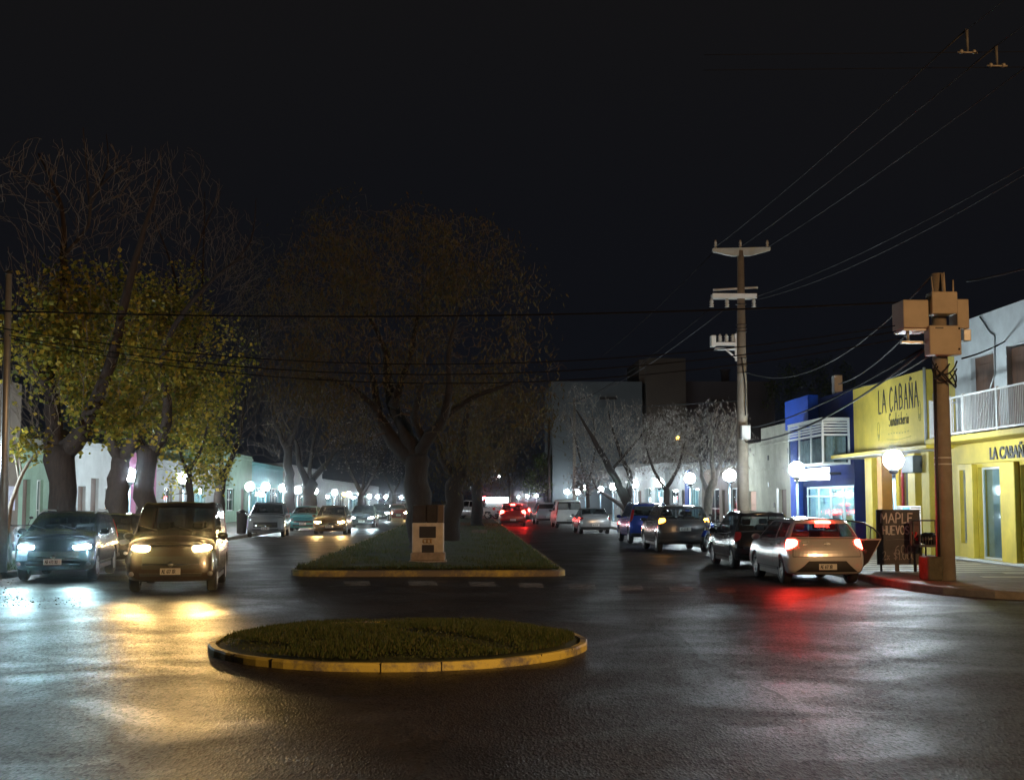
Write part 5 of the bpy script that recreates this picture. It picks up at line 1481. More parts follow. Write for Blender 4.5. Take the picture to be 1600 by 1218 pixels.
tree('brownish tree with dry leaves behind the parked grey car', 72,
     [[(1040, 820, .2), (1042, 780, .18), (1040, 760, .16)], [(1040, 765, .12), (1022, 735, .08), (1010, 700, .04)], [(1041, 762, .12), (1060, 730, .08), (1070, 690, .04)]],
     [(1035, 690, 55, 45), (1065, 710, 40, 35), (1000, 720, 35, 35), (1050, 660, 45, 25)], 620, 44, leaf=LF_PALE, per=4, spread=.2, lsize=.15, hang=.1, twigm=M_BARK_PALE, bark=M_BARK)
tree('small bare crooked tree left of the twin trunks', 88,
     [[(978, 812, .2), (976, 795, .18), (950, 775, .12), (930, 760, .06), (925, 740, .03)]],
     [(925, 745, 30, 25), (950, 740, 30, 25), (905, 750, 20, 25)], 240, 45, leaf=LF_DRY, per=4, spread=.25, lsize=.16, bark=M_BARK)
tree('slim bare tree in front of the pale block', 105,
     [[(918, 800, .2), (918, 760, .15)], [(918, 765, .12), (905, 710, .07), (890, 650, .03)], [(918, 760, .12), (930, 700, .06), (925, 640, .02)]],
     [(905, 690, 35, 60), (940, 700, 30, 50), (880, 670, 25, 40)], 360, 46, leaf=None, r_tip=.01, bark=M_BARK)
tree('dark tree mass behind the beige house roof', 145,
     [[(1235, 800, .3), (1236, 700, .25), (1238, 640, .2)]], [(1250, 600, 50, 35), (1290, 590, 50, 30), (1215, 620, 30, 30)], 400, 48, leaf=LF_GREEN, per=7, spread=.3, lsize=.2, bark=M_BARK)
# ------------------------------------------------------------------ cars
def cr(p0, p1, p2, p3, t, k=.42):
    m1 = (p2-p0)*k; m2 = (p3-p1)*k
    t2 = t*t; t3 = t2*t
    return (2*t3-3*t2+1)*p1+(t3-2*t2+t)*m1+(-2*t3+3*t2)*p2+(t3-t2)*m2

class Body:
    """car skin: u runs tail -> nose, v runs underside -> roof centre; forward = +y"""
    def __init__(s, L=4.0, W=1.72, H=1.48, cl=.22, zm=.58, zbr=1.0, zbf=.93, zf=.78, zc=1.0, yrr=-1.6, yrf=.35, yc=1.15, wr=.74, tail=.06,
                 notch=False, ydeck=-1.2, zdeck=1.05, pick=False, nose=.12, tumble=.93):
        W2 = W/2; s.L = L; s.W2 = W2; s.H = H; s.cl = cl; hl = L/2
        xw = [0, .82*W2, .97*W2, W2, tumble*W2, wr*W2, wr*W2*.72, 0]
        G_ = []
        def st(lowy, topy, sx, z4, z5, z67, w4=None, w5=None, w6=None, zl=None, off=(0, 0, 0, 0)):
            w = list(xw)
            if w4: w[4] = w4*W2
            if w5: w[5] = w5*W2
            if w6: w[6] = w6*W2
            zz = [cl+.06, cl+.03, cl+.12, zm, z4, z5, z67[0], z67[1]]
            if zl: zz[0], zz[1], zz[2], zz[3] = zl
            yy = [lowy+off[0], lowy+off[0], lowy+off[1], lowy+off[2], lowy+off[3], topy, topy+off[0]*0, topy]
            G_.append([(w[j]*sx, yy[j], zz[j]) for j in range(8)])
        roof = (H-.035, H)
        if not notch:
            ro = (.16, .04, 0, tail)
            rt = (H-.10, (H-.045, H-.035))
            for (sx, dy, dt) in ((0, 0, 0), (.5, .012, .01), (.86, .06, .05), (1, .19, .14)):
                st(-hl+dy, yrr+dt, sx, zbr, rt[0], rt[1], off=ro)
            st(-hl+.5, yrr+.22, 1, zbr, H-.085, (H-.03, H-.012), off=(0, 0, 0, 0))
            st(-hl+.9, yrr+.55, 1, zbr-.01, H-.075, (H-.022, H-.002))
        else:
            ro = (.14, .03, 0, tail)
            dz = (zdeck, (zdeck+.02, zdeck+.03))
            for (sx, dy) in ((0, 0), (.5, .012), (.86, .06), (1, .17)):
                st(-hl+dy, -hl+dy+.12+tail, sx, zbr-.05, dz[0]-.01, dz[1], w5=.84, w6=.6, off=ro)
            st(ydeck-.05, ydeck-.05, 1, zbr, dz[0]+.01, (zdeck+.03, zdeck+.04), w5=.85, w6=.62)
            st(yrr, yrr, 1, zbr, H-.08, (H-.03, H-.01))
        yB = (yrr+yrf)/2+.12
        if yB-.85 > G_[-1][5][1]+.15: st(yB-.85, yB-.85, 1, zbr-.02, H-.07, roof)
        else: st((G_[-1][3][1]+yB)/2, (G_[-1][5][1]+yB)/2, 1, zbr-.02, H-.07, roof)
        st(yB, yB-.02, 1, (zbr+zbf)/2-.02, H-.065, roof)
        st(yrf+.18, yrf, 1, zbf, H-.08, (H-.04, H-.012))
        st(yc, yc, 1, zbf-.01, zc-.02, (zc+.02, zc+.04), w4=.955, w5=.86, w6=.6)
        ym = (yc+hl)/2
        st(ym, ym, 1, zbf-.06, (zc+zf)/2, ((zc+zf)/2+.05, (zc+zf)/2+.07), w4=.955, w5=.84, w6=.56)
        fo = (-.10, -.02, 0, -.06)
        zlow = (cl+.04, cl, cl+.12, .50)
        for (sx, dy) in ((1, .26), (.86, .09), (.5, .015), (0, 0)):
            st(hl-dy, hl-dy-nose-.05, sx, zf-.10, zf, (zf+.03, zf+.04), w4=.96, w5=.84, w6=.56, zl=zlow, off=fo)
        s.g = np.array(G_); s.nu = len(G_)-1
    def S(s, u, v, side=1):
        u = min(max(u, 0), s.nu-1e-6); v = min(max(v, 0), 7-1e-6)
        i = int(u); fu = u-i; j = int(v); fv = v-j
        def row(ii):
            r = s.g[min(max(ii, 0), s.nu)]
            def g(jj):
                if jj < 0: q = r[1].copy(); q[0] = -q[0]; return q
                if jj > 7: q = r[6].copy(); q[0] = -q[0]; return q
                return r[jj]
            return cr(g(j-1), g(j), g(j+1), g(j+2), fv)
        def rr(ii):
            if ii < 0: q = row(1).copy(); q[0] = -q[0]; return q
            if ii > s.nu: q = row(s.nu-1).copy(); q[0] = -q[0]; return q
            return row(ii)
        p = cr(rr(i-1), rr(i), rr(i+1), rr(i+2), fu)
        return Vector((max(p[0], 0)*side, p[1], p[2]))
    def N(s, u, v, side=1):
        e_ = .03
        a = s.S(u+e_, v)-s.S(u-e_, v); b_ = s.S(u, v+e_)-s.S(u, v-e_)
        n = a.cross(b_)
        if n.length < 1e-7: return Vector((0, 0, 1))
        n.normalize(); p = s.S(u, v); c = Vector((0, p.y*.8, .6))
        if n.dot(p-c) < 0: n = -n
        n.x *= side
        return n
    def patch(s, mb, u0, u1, v0, v1, off=.006, side=1, nu=6, nv=5, shape=None):
        """raised closed patch; shape(fu,fv)->(u,v) may warp it"""
        out = []; inn = []
        for i in range(nu+1):
            for j in range(nv+1):
                fu, fv = i/nu, j/nv
                u, v = (u0+(u1-u0)*fu, v0+(v1-v0)*fv) if shape is None else shape(fu, fv)
                p = s.S(u, v, side); n = s.N(u, v, side)
                out.append(p+n*off); inn.append(p-n*.012)
        vs = out+inn; K = len(out); fs = []
        w = nv+1
        for i in range(nu):
            for j in range(nv):
                a = i*w+j; fs.append((a, a+w, a+w+1, a+1))
        def skirt(ids):
            for q in range(len(ids)-1):
                a, b_ = ids[q], ids[q+1]; fs.append((a, b_, b_+K, a+K))
        skirt([j for j in range(w)]); skirt([nu*w+j for j in range(w)])
        skirt([i*w for i in range(nu+1)]); skirt([i*w+nv for i in range(nu+1)])
        mb.add([tuple(p) for p in vs], fs, False)
        return mb
    def skin(s, holes, wheels, rw, ss=6):
        """mirrored skin minus window holes and wheel arches"""
        us = set(round(i/ss, 4) for i in range(s.nu*ss+1)); vs_ = set(round(i/ss, 4) for i in range(7*ss+1))
        for h in holes: us |= {h[0], h[1]}; vs_ |= {h[2], h[3]}
        def clean(L):
            L = sorted(L); o = [L[0]]
            for q in L[1:]:
                if q-o[-1] > .02: o.append(q)
                elif any(abs(q-h_) < 1e-9 for h in holes for h_ in h): o[-1] = q
            return o
        us = clean(us); vs_ = clean(vs_)
        mb = MB()
        grid = [[s.S(u, v) for v in vs_] for u in us]
        keep = {}
        nU, nV = len(us), len(vs_)
        def inarch(c):
            return any((c.y-wy)**2+(c.z-rw*.98)**2 < (rw*1.17)**2 and abs(c.x) > s.W2*.6 and c.z < rw*2.4 for wy in wheels)
        drop = set()
        for i in range(nU-1):
            for j in range(nV-1):
                cu, cv = (us[i]+us[i+1])/2, (vs_[j]+vs_[j+1])/2
                c = (grid[i][j]+grid[i+1][j]+grid[i][j+1]+grid[i+1][j+1])/4
                if any(h[0] < cu < h[1] and h[2] < cv < h[3] for h in holes): drop.add((i, j)); keep[(i, j)] = 'w'
                elif inarch(c): drop.add((i, j)); keep[(i, j)] = 'a'
        # snap arch border
        for i in range(nU):
            for j in range(nV):
                ad = [(a, b_) for a in (i-1, i) for b_ in (j-1, j) if 0 <= a < nU-1 and 0 <= b_ < nV-1]
                na = [q for q in ad if keep.get(q) == 'a']
                if na and len(na) < len(ad):
                    p = grid[i][j]
                    for wy in wheels:
                        dy, dz = p.y-wy, p.z-rw*.98; r = math.hypot(dy, dz)
                        if rw*.8 < r < rw*1.6 and p.z > s.cl+.04:
                            k = rw*1.17/r; p.y = wy+dy*k; p.z = rw*.98+dz*k
        for side in (1, -1):
            vv = [(p.x*side, p.y, p.z) for row in grid for p in row]
            ff = [(i*nV+j, (i+1)*nV+j, (i+1)*nV+j+1, i*nV+j+1) for i in range(nU-1) for j in range(nV-1) if (i, j) not in drop]
            # arch lips
            mb.add(vv, ff, True)
        return mb

def weld(o):
    import bmesh
    bm = bmesh.new(); bm.from_mesh(o.data)
    bmesh.ops.remove_doubles(bm, verts=bm.verts, dist=.0015)
    bmesh.ops.recalc_face_normals(bm, faces=bm.faces)
    loose = [v for v in bm.verts if not v.link_faces]
    bmesh.ops.delete(bm, geom=loose, context='VERTS')
    bm.to_mesh(o.data); bm.free()
    o.data.polygons.foreach_set('use_smooth', [True]*len(o.data.polygons))

def paint(name, col, rough=.32, metal=.35, coat=.8): 
    return mat(name, col, rough, metal, var=.06, scale=1.5, coat=coat)
M_CARGLASS = glassmat('car_glass', (.12, .15, .16), .5, .02)
M_CARGLASS2 = glassmat('clear_car_glass', (.5, .54, .55), .5, .02)
M_INT = mat('car_interior', (.03, .03, .032), .8, var=.2)
M_TRIM = mat('black_trim', (.02, .02, .021), .5, var=.15)
M_CHROME = mat('chrome', (.6, .62, .64), .12, 1.0, var=.0)
M_RIM = mat('alloy_rim', (.6, .62, .64), .35, .45, var=.05)
M_LENS = mat('clear_lens', (.45, .47, .48), .1, .4, var=.1)
M_TAILOFF = mat('tail_lens_unlit', (.25, .01, .01), .15, .0, var=.1)
M_PLATE = mat('plate_white', (.6, .6, .57), .5, var=.08)
M_INK = mat('plate_ink', (.03, .03, .035), .6, var=.05)
E_TAIL = emit('tail_lamp_lit', (1.0, .03, .015), 14)
E_BRAKE = emit('brake_lamp_lit', (1.0, .028, .018), 115)
E_AMBER = emit('amber_indicator', (1.0, .38, .03), 18)
E_HCOOL = emit('headlamp_cool', (.62, .95, 1.0), 130)
E_HWARM = emit('headlamp_warm', (1.0, .74, .34), 130)
E_HFAR = emit('headlamp_far', (.75, .95, 1.0), 320)
E_HFARW = emit('headlamp_far_warm', (1.0, .62, .22), 300)
E_REV = emit('reverse_lamp', (.9, .95, 1.0), 30)

PRE = {
 'hatch': dict(L=3.95, W=1.71, H=1.48, cl=.20, zm=.62, zbr=1.0, zbf=.93, zf=.80, zc=1.0, yrr=-1.62, yrf=.30, yc=1.12, wr=.70, tail=.10),
 'suv': dict(L=4.45, W=1.82, H=1.66, cl=.26, zm=.72, zbr=1.12, zbf=1.06, zf=.95, zc=1.14, yrr=-1.95, yrf=.38, yc=1.2, wr=.76, tail=.06),
 'van': dict(L=4.2, W=1.74, H=1.80, cl=.24, zm=.68, zbr=1.12, zbf=1.06, zf=.90, zc=1.15, yrr=-2.02, yrf=.62, yc=1.45, wr=.83, tail=.03),
 'sedan': dict(L=4.3, W=1.68, H=1.42, cl=.2, zm=.62, zbr=.97, zbf=.92, zf=.78, zc=.97, yrr=-.95, yrf=.35, yc=1.1, wr=.74, tail=.04, notch=True, ydeck=-1.45, zdeck=1.02),
 'pickup': dict(L=5.2, W=1.82, H=1.78, cl=.32, zm=.78, zbr=1.12, zbf=1.12, zf=1.0, zc=1.18, yrr=-.55, yrf=.75, yc=1.45, wr=.76, tail=.02, notch=True, ydeck=-.7, zdeck=1.14),
}
def make_wheel(parent, x, y, r, side, simple=False):
    t = MB(); w = .20; n = 28 if not simple else 14
    prof = [(r*.62, -w/2), (r*.9, -w/2), (r*.985, -w*.36), (r, -w*.2), (r, w*.2), (r*.985, w*.36), (r*.9, w/2), (r*.62, w/2)]
    t.lathe(prof, n, (0, 0, 0), 'x', caps=False)
    o = t.build('wheel', M_BLACK, parent); o.location = (x, y, r)
    f = MB(); s_ = side
    def X(a): return s_*a
    f.lathe([(r*.66, X(w*.46)), (r*.62, X(w*.5)), (r*.57, X(w*.40)), (r*.57, X(-w*.4))], n, (0, 0, 0), 'x', caps=False)
    f.lathe([(.0, X(w*.44)), (r*.14, X(w*.44)), (r*.16, X(w*.34))], 12, (0, 0, 0), 'x')
    ns = 5 if simple else 7
    for k in range(ns):
        a = 2*PI*k/ns
        ca, sa = math.cos(a), math.sin(a)
        v = [];
        for (rr_, hw) in ((r*.12, r*.07), (r*.60, r*.055)):
            for (sx, zz) in ((1, w*.42), (-1, w*.42), (-1, w*.25), (1, w*.25)):
                v.append((X(zz), ca*rr_-sa*hw*sx, sa*rr_+ca*hw*sx))
        f.add(v, [(0, 1, 5, 4), (1, 2, 6, 5), (2, 3, 7, 6), (3, 0, 4, 7), (0, 1, 2, 3), (4, 5, 6, 7)])
    f.build('rim', M_RIM, o)
    dk = MB(); dk.lathe([(0, X(w*.05)), (r*.45, X(w*.05)), (r*.45, X(-w*.05)), (0, X(-w*.05))], 14, (0, 0, 0), 'x'); dk.build('brake_disc', M_DARKMETAL, o)
    return o

def car(kind, name, cat, label, pm, loc, rz, detail=2, head=None, tail=None, plate=True, text=None, group=None, opts={}, face='both',
        bumper=None, rails=False, third=None, spare=False, rwheel=None, head_uv=None, tail_uv=None, hollow_rear=True, headpow=0, headcol=(1, 1, 1), tilt=-1.2, yaw=0, glz=None):
    p = dict(PRE[kind]); p.update(opts)
    B = Body(**p); hl = p['L']/2; W2 = B.W2; H = p['H']
    rw = rwheel or (.31 if kind in ('hatch', 'sedan') else .35 if kind == 'suv' else .32 if kind == 'van' else .38)
    t = thing(name, label, cat, (loc[0], loc[1], 0), rz, group)
    wy = (-hl+.78, hl-.80)
    nu = B.nu
    iB = 7; iA = 8; iC = 9
    notch = p.get('notch')
    if kind == 'van':
        side_w = [(iB+.1, iA+.62, 4.12, 4.86, 'side_window')]
    elif kind == 'pickup': side_w = [(5.15, 6.9, 4.14, 4.86, 'side_window'), (iB+.06, iA+.58, 4.14, 4.86, 'side_window')]
    else: side_w = [(4.35 if not notch else 5.12, iB-.07, 4.14, 4.86, 'side_window'), (iB+.07, iA+.58, 4.14, 4.86, 'side_window')]
    ws = (iA+.10, iC-.06, 5.08, 7.0)
    rwn = (0.0, 2.55, 4.16, 4.90) if not notch else (4.12, 4.92, 5.08, 7.0)
    holes = [ws, rwn]+[w[:4] for w in side_w]
    sk = B.skin(holes, wy, rw, ss=6 if detail > 1 else 4)
    bo = sk.build('body', pm, t, recalc=False); weld(bo)
    def both(nm, m_, u0, u1, v0, v1, off, sep=True, shape=None, nu_=6, nv_=5, par=t):
        out = []
        if sep:
            for sd in (1, -1):
                k = MB(); B.patch(k, u0, u1, v0, v1, off, sd, nu_, nv_, shape); out.append(k.build(nm, m_, par))
        else:
            k = MB()
            for sd in (1, -1): B.patch(k, u0, u1, v0, v1, off, sd, nu_, nv_, shape)
            out.append(k.build(nm, m_, par))
        return out
    def glass(nm, u0, u1, v0, v1, sep):
        res = []
        for sds in (((1,), (-1,)) if sep else ((1, -1),)):
            k = MB()
            for sd in sds:
                vs = [tuple(B.S(u0+(u1-u0)*i/10, v0+(v1-v0)*j/6, sd)-B.N(u0+(u1-u0)*i/10, v0+(v1-v0)*j/6, sd)*.004) for i in range(11) for j in range(7)]
                k.add(vs, [(i*7+j, (i+1)*7+j, (i+1)*7+j+1, i*7+j+1) for i in range(10) for j in range(6)], True)
            res.append(k.build(nm, glz or M_CARGLASS, t, recalc=False))
        return res
    glass('windscreen', *ws, False); glass('rear_window', *rwn, False)
    for w in side_w: glass('side_window', *w[:4], True)
    # floor pan and seats
    k = MB(); k.box(-(W2-.24), W2-.24, -hl+.28, hl-.3, B.cl+.02, p['zm']-.02); k.box(-(W2-.30), W2-.30, iA and -hl+.35, p['yc']-.1, p['zm']-.02, p['zm']+.06)
    k.box(-(W2-.24), W2-.24, p['yc']-.25, p['yc']-.02, p['zm']-.02, p['zbf']-.06)
    k.build('underbody', M_INT, t)
    if detail > 0:
        for (sx, sy) in ((-.36, .15), (.36, .15), (-.36, -.85), (.36, -.85)):
            if kind == 'pickup' and sy < 0: sy = -.35
            k = MB(); k.bbox(sx-.23, sx+.23, sy-.2, sy-.06, p['zm'], p['zm']+.55, .04); k.bbox(sx-.12, sx+.12, sy-.19, sy-.09, p['zm']+.57, p['zm']+.72, .03); k.build('seat', M_INT, t)
    for yy in wy:
        for sd in (1, -1): make_wheel(t, sd*(W2-.115), yy, rw, sd, detail < 2)
    # lamps
    hu = head_uv or (nu-2.75, nu-1.45, 3.45, 4.55)
    tu = tail_uv or ((1.95, 3.25, 3.35, 4.02) if kind in ('hatch', 'sedan') else (2.2, 3.2, 3.5, 4.6) if kind == 'suv' else (2.45, 3.1, 3.3, 4.9) if kind == 'van' else (2.4, 3.1, 3.2, 4.3))
    def hshape(a, b_):
        v0 = hu[2]+(hu[3]-hu[2])*(.28*(1-a)**1.5+.06*a); v1 = hu[3]-(hu[3]-hu[2])*(.22*a**2)
        e_ = .10*(1-min(1, 4*min(b_, 1-b_)))
        return hu[0]+(hu[1]-hu[0])*(e_+(1-2*e_)*a), v0+(v1-v0)*b_
    both('headlight', head or M_LENS, *hu, .012, shape=hshape, nu_=10, nv_=8)
    def tshape(a, b_):
        e_ = .12*(1-min(1, 4*min(b_, 1-b_)))
        v0 = tu[2]+(tu[3]-tu[2])*.25*(1-a)**2
        return tu[0]+(tu[1]-tu[0])*(e_+(1-2*e_)*a), v0+(tu[3]-v0)*b_
    both('taillight', tail or M_TAILOFF, *tu, .012, shape=tshape, nu_=10, nv_=8)
    # doors with handles (raised skin leaves a shut line)
    if detail > 0:
        spans = [(iB+.03, iA+.78), ((5.0 if not notch else 5.3), iB-.03)]
        if kind == 'van': spans = spans[:1]+[(5.2, iB-.03)]
        for (a, c) in spans:
            for sd in (1, -1):
                k = MB(); B.patch(k, a, c, 2.2, 3.98, .0035, sd, 8, 8)
                d = k.build('door', pm, t)
                k = MB(); B.patch(k, a-.045, c+.045, 2.13, 4.03, .0012, sd, 8, 8); k.build('door_seal', M_TRIM, d)
                
                q = B.S(a+.18, 3.72, sd); k = MB(); k.bbox(q.x-.012*1 if sd < 0 else q.x+.0, q.x if sd < 0 else q.x+.03, q.y-.08, q.y+.08, q.z-.015, q.z+.015, .004)
                if sd < 0: k = MB(); k.bbox(q.x-.03, q.x, q.y-.08, q.y+.08, q.z-.015, q.z+.015, .004)
                k.build('handle', M_CHROME if kind != 'van' else M_TRIM, d)
        # mirrors
        for sd in (1, -1):
            q = B.S(iA+.35, 4.0, sd); k = MB(); k.ball((q.x+sd*.12, q.y+.02, q.z+.07), .11, .07, .075, n=12, m=8); k.tube([(q.x-sd*.01, q.y, q.z), (q.x+sd*.10, q.y+.02, q.z+.05)], .02, 6)
            k.build('mirror', pm if kind != 'van' else M_TRIM, t)
    # bumper inserts, grille, trims
    k = MB()
    for sd in (1, -1): B.patch(k, nu-1.35, nu, 2.95, 3.62, .008, sd, 6, 4)
    k.build('grille', M_TRIM, t)
    k = MB()
    for sd in (1, -1): B.patch(k, nu-1.5, nu, 1.9, 2.45, .010, sd, 6, 3)
    k.build('front_bumper_insert', M_TRIM, t)
    k = MB()
    if bumper == 'hatch':
        for sd in (1, -1):
            B.patch(k, 0, 1.15, 1.85, 2.75, .010, sd, 8, 5, shape=lambda a, b_: (a*(1.9-.95*b_), 1.85+.88*b_))
    else:
        for sd in (1, -1): B.patch(k, 0, 2.7, 1.75, 2.3, .010, sd, 8, 3)
    k.build('rear_bumper_insert', M_TRIM, t)
    if detail > 0:
        k = MB()
        for sd in (1, -1): B.patch(k, nu-1.3, nu, 3.22, 3.30, .016, sd, 6, 2)
        k.build('grille_bar', M_CHROME, t)
        k = MB(); q = B.S(nu, 3.27); k.lathe([(0, .03), (.055, .025), (.06, 0)], 12, (0, q.y, q.z), 'y'); k.build('badge', M_CHROME, t)
        for sd in (1, -1):
            k = MB(); q = B.S(nu-2.05, 2.35, sd); n_ = B.N(nu-2.05, 2.35, sd); k.ball(tuple(q+n_*.01), .06, .035, .05, n=10, m=6); k.build('fog_lamp', M_LENS, t)
    if detail > 1:
        # tailgate shut line patch
        if not notch:
            k = MB()
            for sd in (1, -1): B.patch(k, 0, 2.05, 3.05, 4.05, .005, sd, 8, 6)
            tg = k.build('tailgate', pm, t)
            k = MB()
            for sd in (1, -1): B.patch(k, 0, 2.12, 3.0, 4.1, .002, sd, 8, 6)
            k.build('tailgate_seal', M_TRIM, tg)
        # wheel arch lips and sill
        k = MB()
        for sd in (1, -1): k.box(sd*(W2-.06)-.03, sd*(W2-.06)+.03, wy[0]+rw*1.15, wy[1]-rw*1.15, B.cl-.01, B.cl+.09)
        k.build('sill', M_TRIM if kind != 'hatch' else pm, t)
        k = MB()
        for dx in (-.35, .35): k.tube([(dx, p['yc']+.0, p['zc']+.055), (dx+.45*.9 if dx < 0 else dx+.35, p['yc']-.18, p['zc']+.14)], .008, 4)
        k.build('wiper', M_TRIM, t)
    if rails:
        for sd in (1, -1):
            k = MB(); pts = [B.S(u, 5.25, sd)+Vector((0, 0, .05 if 4.6 < u < 8 else 0)) for u in (4.3, 4.7, 5.5, 6.5, 7.5, 8.0)]
            k.tube(pts, .018, 6); k.build('roof_rail', M_GALV, t)
    if third is not None:
        q = B.S(0, 5.0); k = MB(); k.bbox(-.16, .16, q.y-.10, q.y+.02, q.z-.015, q.z+.03, .008); k.build('brake_light', third, t)
    if plate:
        for (uu, vv, sgn) in ((0, plate if isinstance(plate, float) else 2.6, -1), (nu, 2.72, 1)):
            q = B.S(uu, vv); y = q.y+sgn*.02
            k = MB(); k.bbox(-.20, .20, min(y, y+sgn*.012), max(y, y+sgn*.012), q.z-.065, q.z+.065, .004); po = k.build('number_plate', M_PLATE, t)
            k = MB()
            tx = text or 'XE 517 XR'
            tw = 0
            if sgn < 0: strokes(k, 'AE 617 XR' if text is None else text, (-.165, y-.012, q.z-.035), (1, 0, 0), (0, 0, 1), .07, .012, gap=.16, jit=0, wid=.5, nrm=(0, -1, 0), thick=.002)
            else: strokes(k, 'AE 617 XR' if text is None else text, (.165, y+.012, q.z-.035), (-1, 0, 0), (0, 0, 1), .07, .012, gap=.16, jit=0, wid=.5, nrm=(0, 1, 0), thick=.002)
            k.build('plate_lettering', M_INK, po)
    # beams
    if headpow:
        for sd in (1, -1):
            q = B.S((hu[0]+hu[1])/2, (hu[2]+hu[3])/2, sd)
            ld = bpy.data.lights.new('headlight_beam', 'SPOT'); ld.energy = headpow; ld.color = headcol
            ld.spot_size = math.radians(54); ld.spot_blend = 1.0; ld.shadow_soft_size = .07
            lo = bpy.data.objects.new('headlight_beam', ld); sc.collection.objects.link(lo); lo.parent = t
            lo.location = (q.x, q.y+.12, q.z); lo.rotation_euler = (math.radians(90+tilt), 0, math.radians(yaw))
    t['_b'] = 0; del t['_b']
    return t, B, p

def place(px, D): return (xa(px, D), D)
P_WHITE = paint('pearl_white_paint', (.56, .55, .56), .2, .2)
P_BLACK = paint('black_paint', (.010, .011, .014), .15, .0, .7)
P_GREY = paint('grey_paint', (.05, .052, .058), .2, .4)
P_SILVER = paint('silver_paint', (.34, .36, .38), .22, .25)
P_TAUPE = paint('taupe_paint', (.055, .04, .03), .25, .1)
P_BLUE = paint('blue_paint', (.01, .05, .36), .25, .4)
P_TEAL = paint('teal_paint', (.05, .30, .30), .3, .3)
P_RED = paint('dark_red_paint', (.20, .015, .015), .3, .3)
P_DKBLUE = paint('dark_navy_paint', (.008, .012, .02), .2, .0, .35)

HP = math.radians(180)
# --- right side, parked / stopped, seen from behind
c_on, B_on, p_on = car('hatch', 'hatchback_car', 'car', 'white hatchback with lit brake lights and its right front door open', P_WHITE,
    (7.93, 30.2), math.radians(-1.0+2), detail=2, tail=E_BRAKE, plate=2.35, bumper='hatch', third=E_BRAKE, opts=dict(L=3.95, W=1.73, H=1.47), tail_uv=(1.72, 3.4, 3.45, 4.0), glz=M_CARGLASS2)
car('hatch', 'hatchback_car', 'car', 'glossy black hatchback parked ahead of the white hatchback', P_BLACK, (xa(1172, 36.4), 36.4), math.radians(1), detail=2, bumper=None, opts=dict(H=1.55, L=4.0, W=1.74), rails=False, glz=M_CARGLASS2)
car('suv', 'suv_car', 'car', 'dark grey SUV with lit amber left tail lamp, stopped beyond the black hatchback', P_GREY, (xa(1053, 47.8), 47.8), math.radians(1), detail=2, tail=E_AMBER, rails=True, plate=3.3, opts=dict(W=1.9), tail_uv=(1.75, 3.1, 3.75, 4.2), glz=M_CARGLASS2)
car('suv', 'suv_car', 'car', 'bright blue SUV just ahead of the dark grey SUV', P_BLUE, (xa(1005, 56.5), 56.5), math.radians(1), detail=1, rails=True, opts=dict(H=1.72), tail=M_TAILOFF)
car('sedan', 'sedan_car', 'car', 'dull silver saloon parked before the white van', P_SILVER, (xa(923, 71.5), 71.5), math.radians(2), detail=1, opts=dict(H=1.4, L=4.1), tail=M_TAILOFF, glz=M_CARGLASS2)
vn, Bv, pv = car('van', 'panel_van', 'van', 'white panel van with two square rear windows', paint('van_white', (.6, .62, .62), .4, .0), (xa(884, 86), 86), math.radians(2), detail=1, opts=dict(H=1.85, W=1.72))
car('suv', 'suv_car', 'car', 'dark car parked beyond the white van', P_SILVER, (xa(853, 97), 97), math.radians(2), detail=0)
car('hatch', 'hatchback_car', 'car', 'red lit car driving away in the right lane', P_RED, (xa(800, 91), 91), math.radians(0), detail=1, tail=emit('blazing_tail', (1, .02, .015), 220), third=E_BRAKE, opts=dict(W=1.8, H=1.6, zbr=1.05), tail_uv=(1.6, 3.1, 3.6, 4.1), plate=2.5)
car('hatch', 'hatchback_car', 'car', 'farther red lit car ahead of the nearer one', P_RED, (xa(812, 118), 118), 0, detail=0, tail=emit('blazing_tail', (1, .02, .015), 220), third=E_BRAKE)
pk, Bp, pp = car('pickup', 'pickup_truck', 'pickup', 'white double cab pickup turning through the median gap', P_WHITE, (xa(742, 122), 122), math.radians(62), detail=1, head=E_HFARW)
# --- left side, oncoming
car('suv', 'suv_car', 'car', 'black compact SUV with blue white headlights at the left kerb', P_DKBLUE, (xa(102, 31.9)+.08, 32.1), HP+math.radians(7), detail=2, head=E_HCOOL, rails=True, opts=dict(H=1.60, L=4.2, W=1.78, zf=.90), text='AB 473 XU', headpow=560, headcol=(.50, .88, 1.0), head_uv=(11.55, 13.0, 3.72, 4.25), tilt=.5, yaw=-4)
car('hatch', 'hatchback_car', 'car', 'black car half hidden behind the black SUV at the left kerb', P_BLACK, (xa(183, 39), 38.6), HP+math.radians(4), detail=1)
car('van', 'minivan_car', 'car', 'taupe family van driving towards the camera with yellow headlights', P_TAUPE, (xa(283, 28.2), 28.3), HP+math.radians(7), detail=2, head=E_HWARM, opts=dict(L=4.25, W=1.78, H=1.82, zf=.98, zc=1.2), headpow=640, headcol=(1.0, .60, .19), head_uv=(11.6, 13.0, 3.8, 4.6), tilt=0, yaw=-9, rwheel=.33)
car('suv', 'suv_car', 'car', 'silver SUV parked under the far left lamps without lights', P_SILVER, (xa(421, 66), 66), HP+math.radians(4), detail=1, rails=True, opts=dict(H=1.72, W=1.86, zf=1.0))
car('hatch', 'hatchback_car', 'car', 'small turquoise hatchback parked beyond the silver SUV', P_TEAL, (xa(480, 78), 78), HP, detail=1)
car('hatch', 'hatchback_car', 'car', 'oncoming car with orange headlights beside the median', paint('brown_paint', (.12, .07, .03), .3, .3), (xa(521, 70), 70), HP, detail=1, head=E_HFARW, opts=dict(W=1.76, H=1.55), headpow=160, headcol=(1, .6, .22), head_uv=(11.7, 12.9, 3.6, 4.2))
